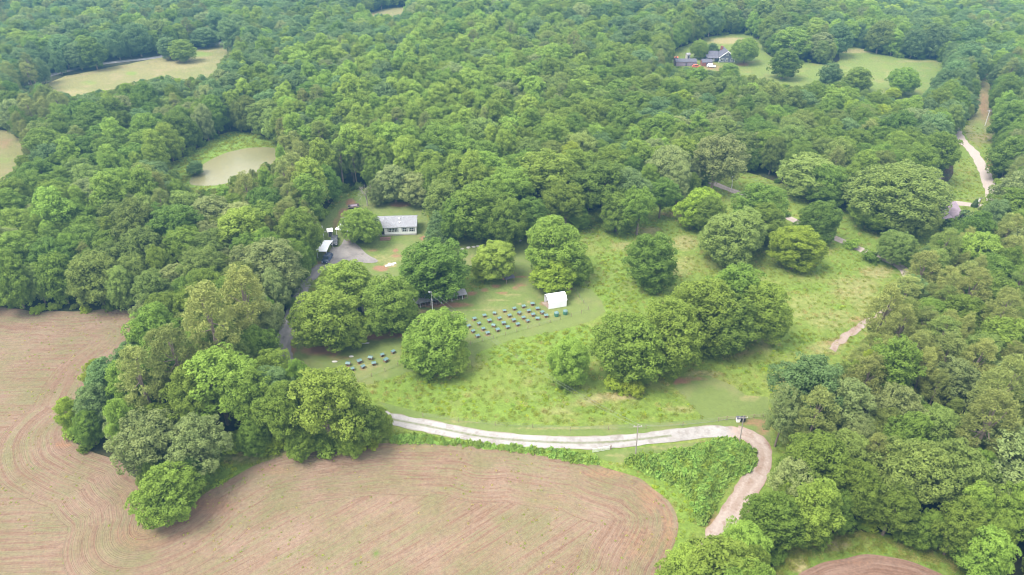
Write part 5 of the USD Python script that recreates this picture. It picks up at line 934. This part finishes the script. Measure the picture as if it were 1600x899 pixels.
def wire(a, b, off, sag, label, group=None):
    p, q = TOPS[a] + off, TOPS[b] + off; s_ = np.linspace(0, 1, 25)[:, None]; c = p + (q - p) * s_; c[:, 2] -= (4 * s_ * (1 - s_))[:, 0] * sag
    obj('power_line', tube(c, .02, 4), M_wire, label=label, cat='wire', group=group)
wire('A', 'F', [-.7, 0, -.25], 2.2, 'upper left power line crossing the meadow from the slim pole', 'power lines over the meadow'); wire('A', 'F', [.7, 0, -.25], 2.6, 'lower right power line crossing the meadow from the slim pole', 'power lines over the meadow')
wire('A', 'B', [0, 0, -.1], .8, 'power line between the two poles by the weedy bank'); wire('F', 'G', [0, 0, -.6], 2.0, 'power line from the lamp pole up to the carport pole'); wire('C', 'E', [0, 0, -.3], 3.0, 'power line running over the yard beyond the lane')
# fences
def fence(pts, label, spacing, h=1.2, rails=(.45, .8, 1.15), pr=.05, rr=.012, mat=M_wood, rmat=M_wire, kind='wire_fence'):
    w = at(*np.array(pts, float).T); Ls = LineString(w); n = max(2, int(Ls.length / spacing)); P = np.array([Ls.interpolate(i / n, normalized=True).coords[0] for i in range(n + 1)]); o = P[0]; zz = terrain(P[:, 0], P[:, 1]); z0 = float(zz[0])
    f_ = thing(kind, label, 'fence', (o[0], o[1], z0)); q = np.c_[P - o, zz - z0]
    for a in q: obj('post', MB().cyl(a - [0, 0, .2], a + [0, 0, h], pr, 6).mesh(), mat, f_)
    for r in rails: obj('rail' if rr > .03 else 'wire', tube(q + [0, 0, r], rr, 4), rmat, f_)
fence([(560, 598), (622, 573)], 'wire fence along the lower left shelters', 3.0, rails=(.5, .9)); fence([(735, 540), (860, 505), (921, 487), (903, 463), (893, 447)], 'wire fence round the front and right of the pen lawn', 3.0, rails=(.5, .9))
fence([(661, 652), (719, 660), (775, 666), (900, 674), (1000, 671), (1060, 667), (1122, 659)], 'thin post and wire fence above the white drive', 7.0, 1.15); fence([(1122, 659), (1135, 657), (1149, 657)], 'dark rail fence left of the bins', 2.0, 1.2, (.4, .8, 1.1), .06, .03, M_wood, M_wood, 'rail_fence'); fence([(1163, 656), (1176, 654), (1192, 653)], 'dark rail fence right of the bins', 2.0, 1.2, (.4, .8, 1.1), .06, .03, M_wood, M_wood, 'rail_fence')
fence([(830, 378), (835, 392), (846, 412), (850, 420)], 'wire fence at the right edge of the house lawn', 3.0, rails=(.5, .9))
loc, rz, L = frame((926, 708), (953, 703)); g = thing('pipe_gate', 'low pale pipe gate with a dark post below the white drive', 'gate', loc, rz)
for z_ in (.2, .5, .8, 1.1): obj('bar', MB().cyl((0, 0, z_), (L, 0, z_), .035, 6).mesh(), M_palepole, g)
for x_ in (0, L * .5, L - .04): obj('upright', MB().cyl((x_, .05, .1), (x_, .05, 1.15), .035, 6).mesh(), M_palepole, g)
obj('gate_post', MB().box((L + .15, 0, .6), (.18, .18, 1.3)).mesh(), M_wood, g)
for k, (px, m, w) in enumerate(((1152.5, M_white, 'white'), (1160, M_black, 'black'))):
    x, y = at(px, 659); b = thing('rubbish_bin', f'{w} wheeled bin by the rail fence at the lane corner', 'bin', (x, y, float(terrain(x, y)) + .08), .1 * k)
    obj('body', MB().prism([(-.32, 0), (.32, 0), (.40, 1.0), (-.40, 1.0)], .7, lambda a, c, q: (a, c - .35, q)).mesh(), m, b); obj('lid', MB().box((0, 0, 1.05), (.86, .8, .09), rx=.06).mesh(), M_slate if k == 0 else m, b)
    for s_ in (-1, 1): obj('wheel', MB().cyl((s_ * .3, .36, .12), (s_ * .38, .36, .12), .12, 10).mesh(), M_tyre, b)
rngP = np.random.default_rng(12)
for k, (px, py) in enumerate(((722, 390), (732, 387.6), (740, 386.6), (747, 385.4), (787, 379.5), (812, 377))):
    x, y = at(px, py); m = trimesh.creation.icosphere(1, 1.0); m.vertices *= np.array([.62, .5, .2]) * (1 + .15 * rngP.normal(size=(len(m.vertices), 1))); m.apply_translation((x, y, float(terrain(x, y)) + .14)); obj('pale_stone', m, M_concrete, label=f'flat pale stone on the lawn, {ORDN[k]} of six from the dark round tree', cat='stone', group='pale stones in a line')
sl = UsdGeom.Xform.Define(stage, numbered('broken_slab')); tag(sl, 'whitish broken slab lying by the red dirt in the yard', 'slab')
for a, b, w, h_, r_ in ((606, 416, 1.6, 1.0, .3), (611, 414, 1.9, 1.2, -.2), (616, 412.5, 1.1, .9, .5)):
    x, y = at(a, b); obj('slab_piece', MB().box((x, y, float(terrain(x, y)) + .16), (w, h_, .12), rz=r_).mesh(), M_concrete, sl)
for k, (a, b, w) in enumerate(((570, 537, 1.2), (549, 558, .6), (523, 566, .7))):
    x, y = at(a, b); m = trimesh.creation.icosphere(1, 1.0); m.vertices *= np.array([w, .35, .18]); m.apply_translation((x, y, float(terrain(x, y)) + .16)); obj('pale_stone', m, M_concrete, label=f'pale stone lying on the grass {["above", "left of", "far left of"][k]} the lower left shelters', cat='stone')
v, f = tri_sheet(wpoly([(440, 482), (450, 482), (452, 486), (441, 486)], wob=0), .5, .1)
obj('dead_tree', bare_tree(7, 11.5), PALE_BARK, label='bare pale grey dead tree behind the airy yard tree', cat='tree')
x, y = at(574, 322); UsdGeom.Xformable(stage.GetPrimAtPath('/World/dead_tree')).AddTranslateOp().Set((float(x), float(y), float(terrain(x, y))))
SNAG = [bare_tree(70 + k, 13.0) for k in range(3)]
for k, (px, py, lab) in enumerate(((264, 200, 'pale dead snag in the woods above the pond'), (1231, 100, 'pale dead treetop at the left bulge of the far pasture'), (1407, 52, 'bare pale treetop in the far woods above the pasture'), (1445, 305, 'dead grey stems at the wood edge above the huge spreading tree'), (392, 640, 'grey dead branches in the wedge of wood between the fields'))):
    m = SNAG[k % 3].copy(); x, y = at(px, py); m.apply_translation((float(x), float(y), float(terrain(x, y)))); obj('dead_snag', m, PALE_BARK, label=lab, cat='tree')
# purple-roofed house on the right
loc, rz, L = frame((1469, 353), (1505, 349)); h2 = thing('mauve_house', 'pale house with mauve-grey gabled roofs half hidden by yard trees', 'house', loc, rz)
obj('wall', walls(0, L, 2.5, 9.5, 0, 2.9, 1.9), M_cream, h2); obj('roof', gable(MB(), 0, L, 2.5, 9.5, 2.95, 1.95, .4).mesh(), M_purple, h2)
obj('front_gable_wall', walls(L * .48, L * .85, -.6, 4, 0, 2.7, 1.5, 'y'), M_white, h2); obj('front_gable_roof', gable(MB(), L * .48, L * .85, -.6, 5.5, 2.75, 1.55, .35, axis='y').mesh(), M_purple, h2)
obj('porch_roof', MB().quad([(-.3, -.2, 2.3), (L * .46, -.2, 2.3), (L * .46, 2.6, 2.85), (-.3, 2.6, 2.85)], .1).mesh(), M_purple, h2)
window(h2, L * .66, 1.5, 1.2, 1.3, -.6); window(h2, L * .2, 1.4, 1.2, 1.2, 2.5)
for q in (0, L * .44): obj('porch_post', MB().box((q, 0, 1.1), (.14, .14, 2.3)).mesh(), M_white, h2)
obj('chimney', MB().box((L * .3, 6.2, 4.6), (.8, .8, 1.9)).mesh(), M_brick, h2)
# far grey house and what stands round it
loc, rz, L = frame((1104, 98), (1147, 98)); fh = thing('grey_house', 'far blue-grey house with a white-trimmed gable in the pasture', 'house', loc, rz); s_ = L * .44
obj('wall', walls(s_, L, 0, 9.5, 0, 2.9, 3.1, 'y'), M_siding, fh); obj('roof', gable(MB(), s_, L, 0, 9.5, 2.95, 3.2, .4, axis='y').mesh(), M_slate, fh)
xm = (s_ + L) / 2; k_ = 3.2 / ((L - s_) / 2); obj('gable_trim', MB().quad([(s_ - .5, -.46, 2.95 - .5 * k_ - .02), (s_ - .05, -.46, 2.95 - .5 * k_ - .02), (xm, -.46, 5.75), (xm, -.46, 6.2)], .08).quad([(L + .05, -.46, 2.95 - .5 * k_ - .02), (L + .5, -.46, 2.95 - .5 * k_ - .02), (xm, -.46, 6.2), (xm, -.46, 5.75)], .08).mesh(), M_white, fh)
obj('wing_wall', walls(0, s_ - .02, 2.0, 9, 0, 2.8, 2.0), M_siding, fh); obj('wing_roof', gable(MB(), 0, s_ - .45, 2.0, 9, 2.85, 2.1, .35).mesh(), M_slate, fh)
obj('porch_roof', MB().quad([(.2, -.3, 2.4), (s_ - .5, -.3, 2.4), (s_ - .5, 1.9, 2.9), (.2, 1.9, 2.9)], .08).mesh(), M_slate, fh); obj('chimney', MB().box((L * .62, 8.2, 5.6), (1.3, .9, 2.6)).mesh(), M_brick, fh)
for q, z_, w, h_ in ((.56, 1.5, 1.6, 1.4), (.72, 1.5, .9, 1.7), (.9, 1.4, .9, 1.4), (.715, 4.3, .8, 1.1)): window(fh, L * q, z_, w, h_, 0)
obj('door', MB().box((s_ * .62, 1.95, 1.1), (1.1, .1, 2.1)).mesh(), M_white, fh); obj('garage_opening', MB().box((s_ * .3, 1.95, 1.2), (2.2, .08, 2.2)).mesh(), M_black, fh)
for x_ in (s_ + .05, L - .05): obj('corner_board', MB().box((x_, -.04, 1.45), (.22, .12, 2.9)).mesh(), M_white, fh)
small_shed('long_shed', (1056, 104), (1088, 103.5), 6., 2.4, .9, M_purple, M_slate, 'long low grey-roofed shed left of the far grey house', 'shed')
gz_ = small_shed('red_shed', (1096.5, 104), (1112, 104), 4.5, 2.2, 1.2, M_brick, M_slate, 'red shed with a dark pointed roof in front of the far house')
small_shed('red_coop', (1052.5, 94), (1059, 94), 2., 1.3, .4, M_brick, M_orange, 'tiny red hut at the left of the far house yard', 'hut')
small_shed('pale_hut', (1073, 93), (1078, 92.5), 2., 2.6, .6, M_cream, M_metal, 'small pale grey hut above the long far shed', 'hut')
c = car('red_car', 'bright orange-red car parked beside the long far shed', 1088, 106.5, .0, M_orange); c = car('white_car', 'white car parked below the red far shed', 1111, 105.5, -.3, M_white)

# ------------------------------------------------------------------ haze
hb = trimesh.creation.box((1700, 1300, 145)); hb.apply_translation((0, 510, 62))
M_haze = MAT(stage, '/World/Looks/haze', {'v': ('principled_volume', {'color': (0.24, 0.60, 1.0), 'density': 0.000135, 'anisotropy': 0.2})}, volume='v.volume')
obj('haze', hb, M_haze, kind='stuff', label='thin bluish summer haze over the woods')
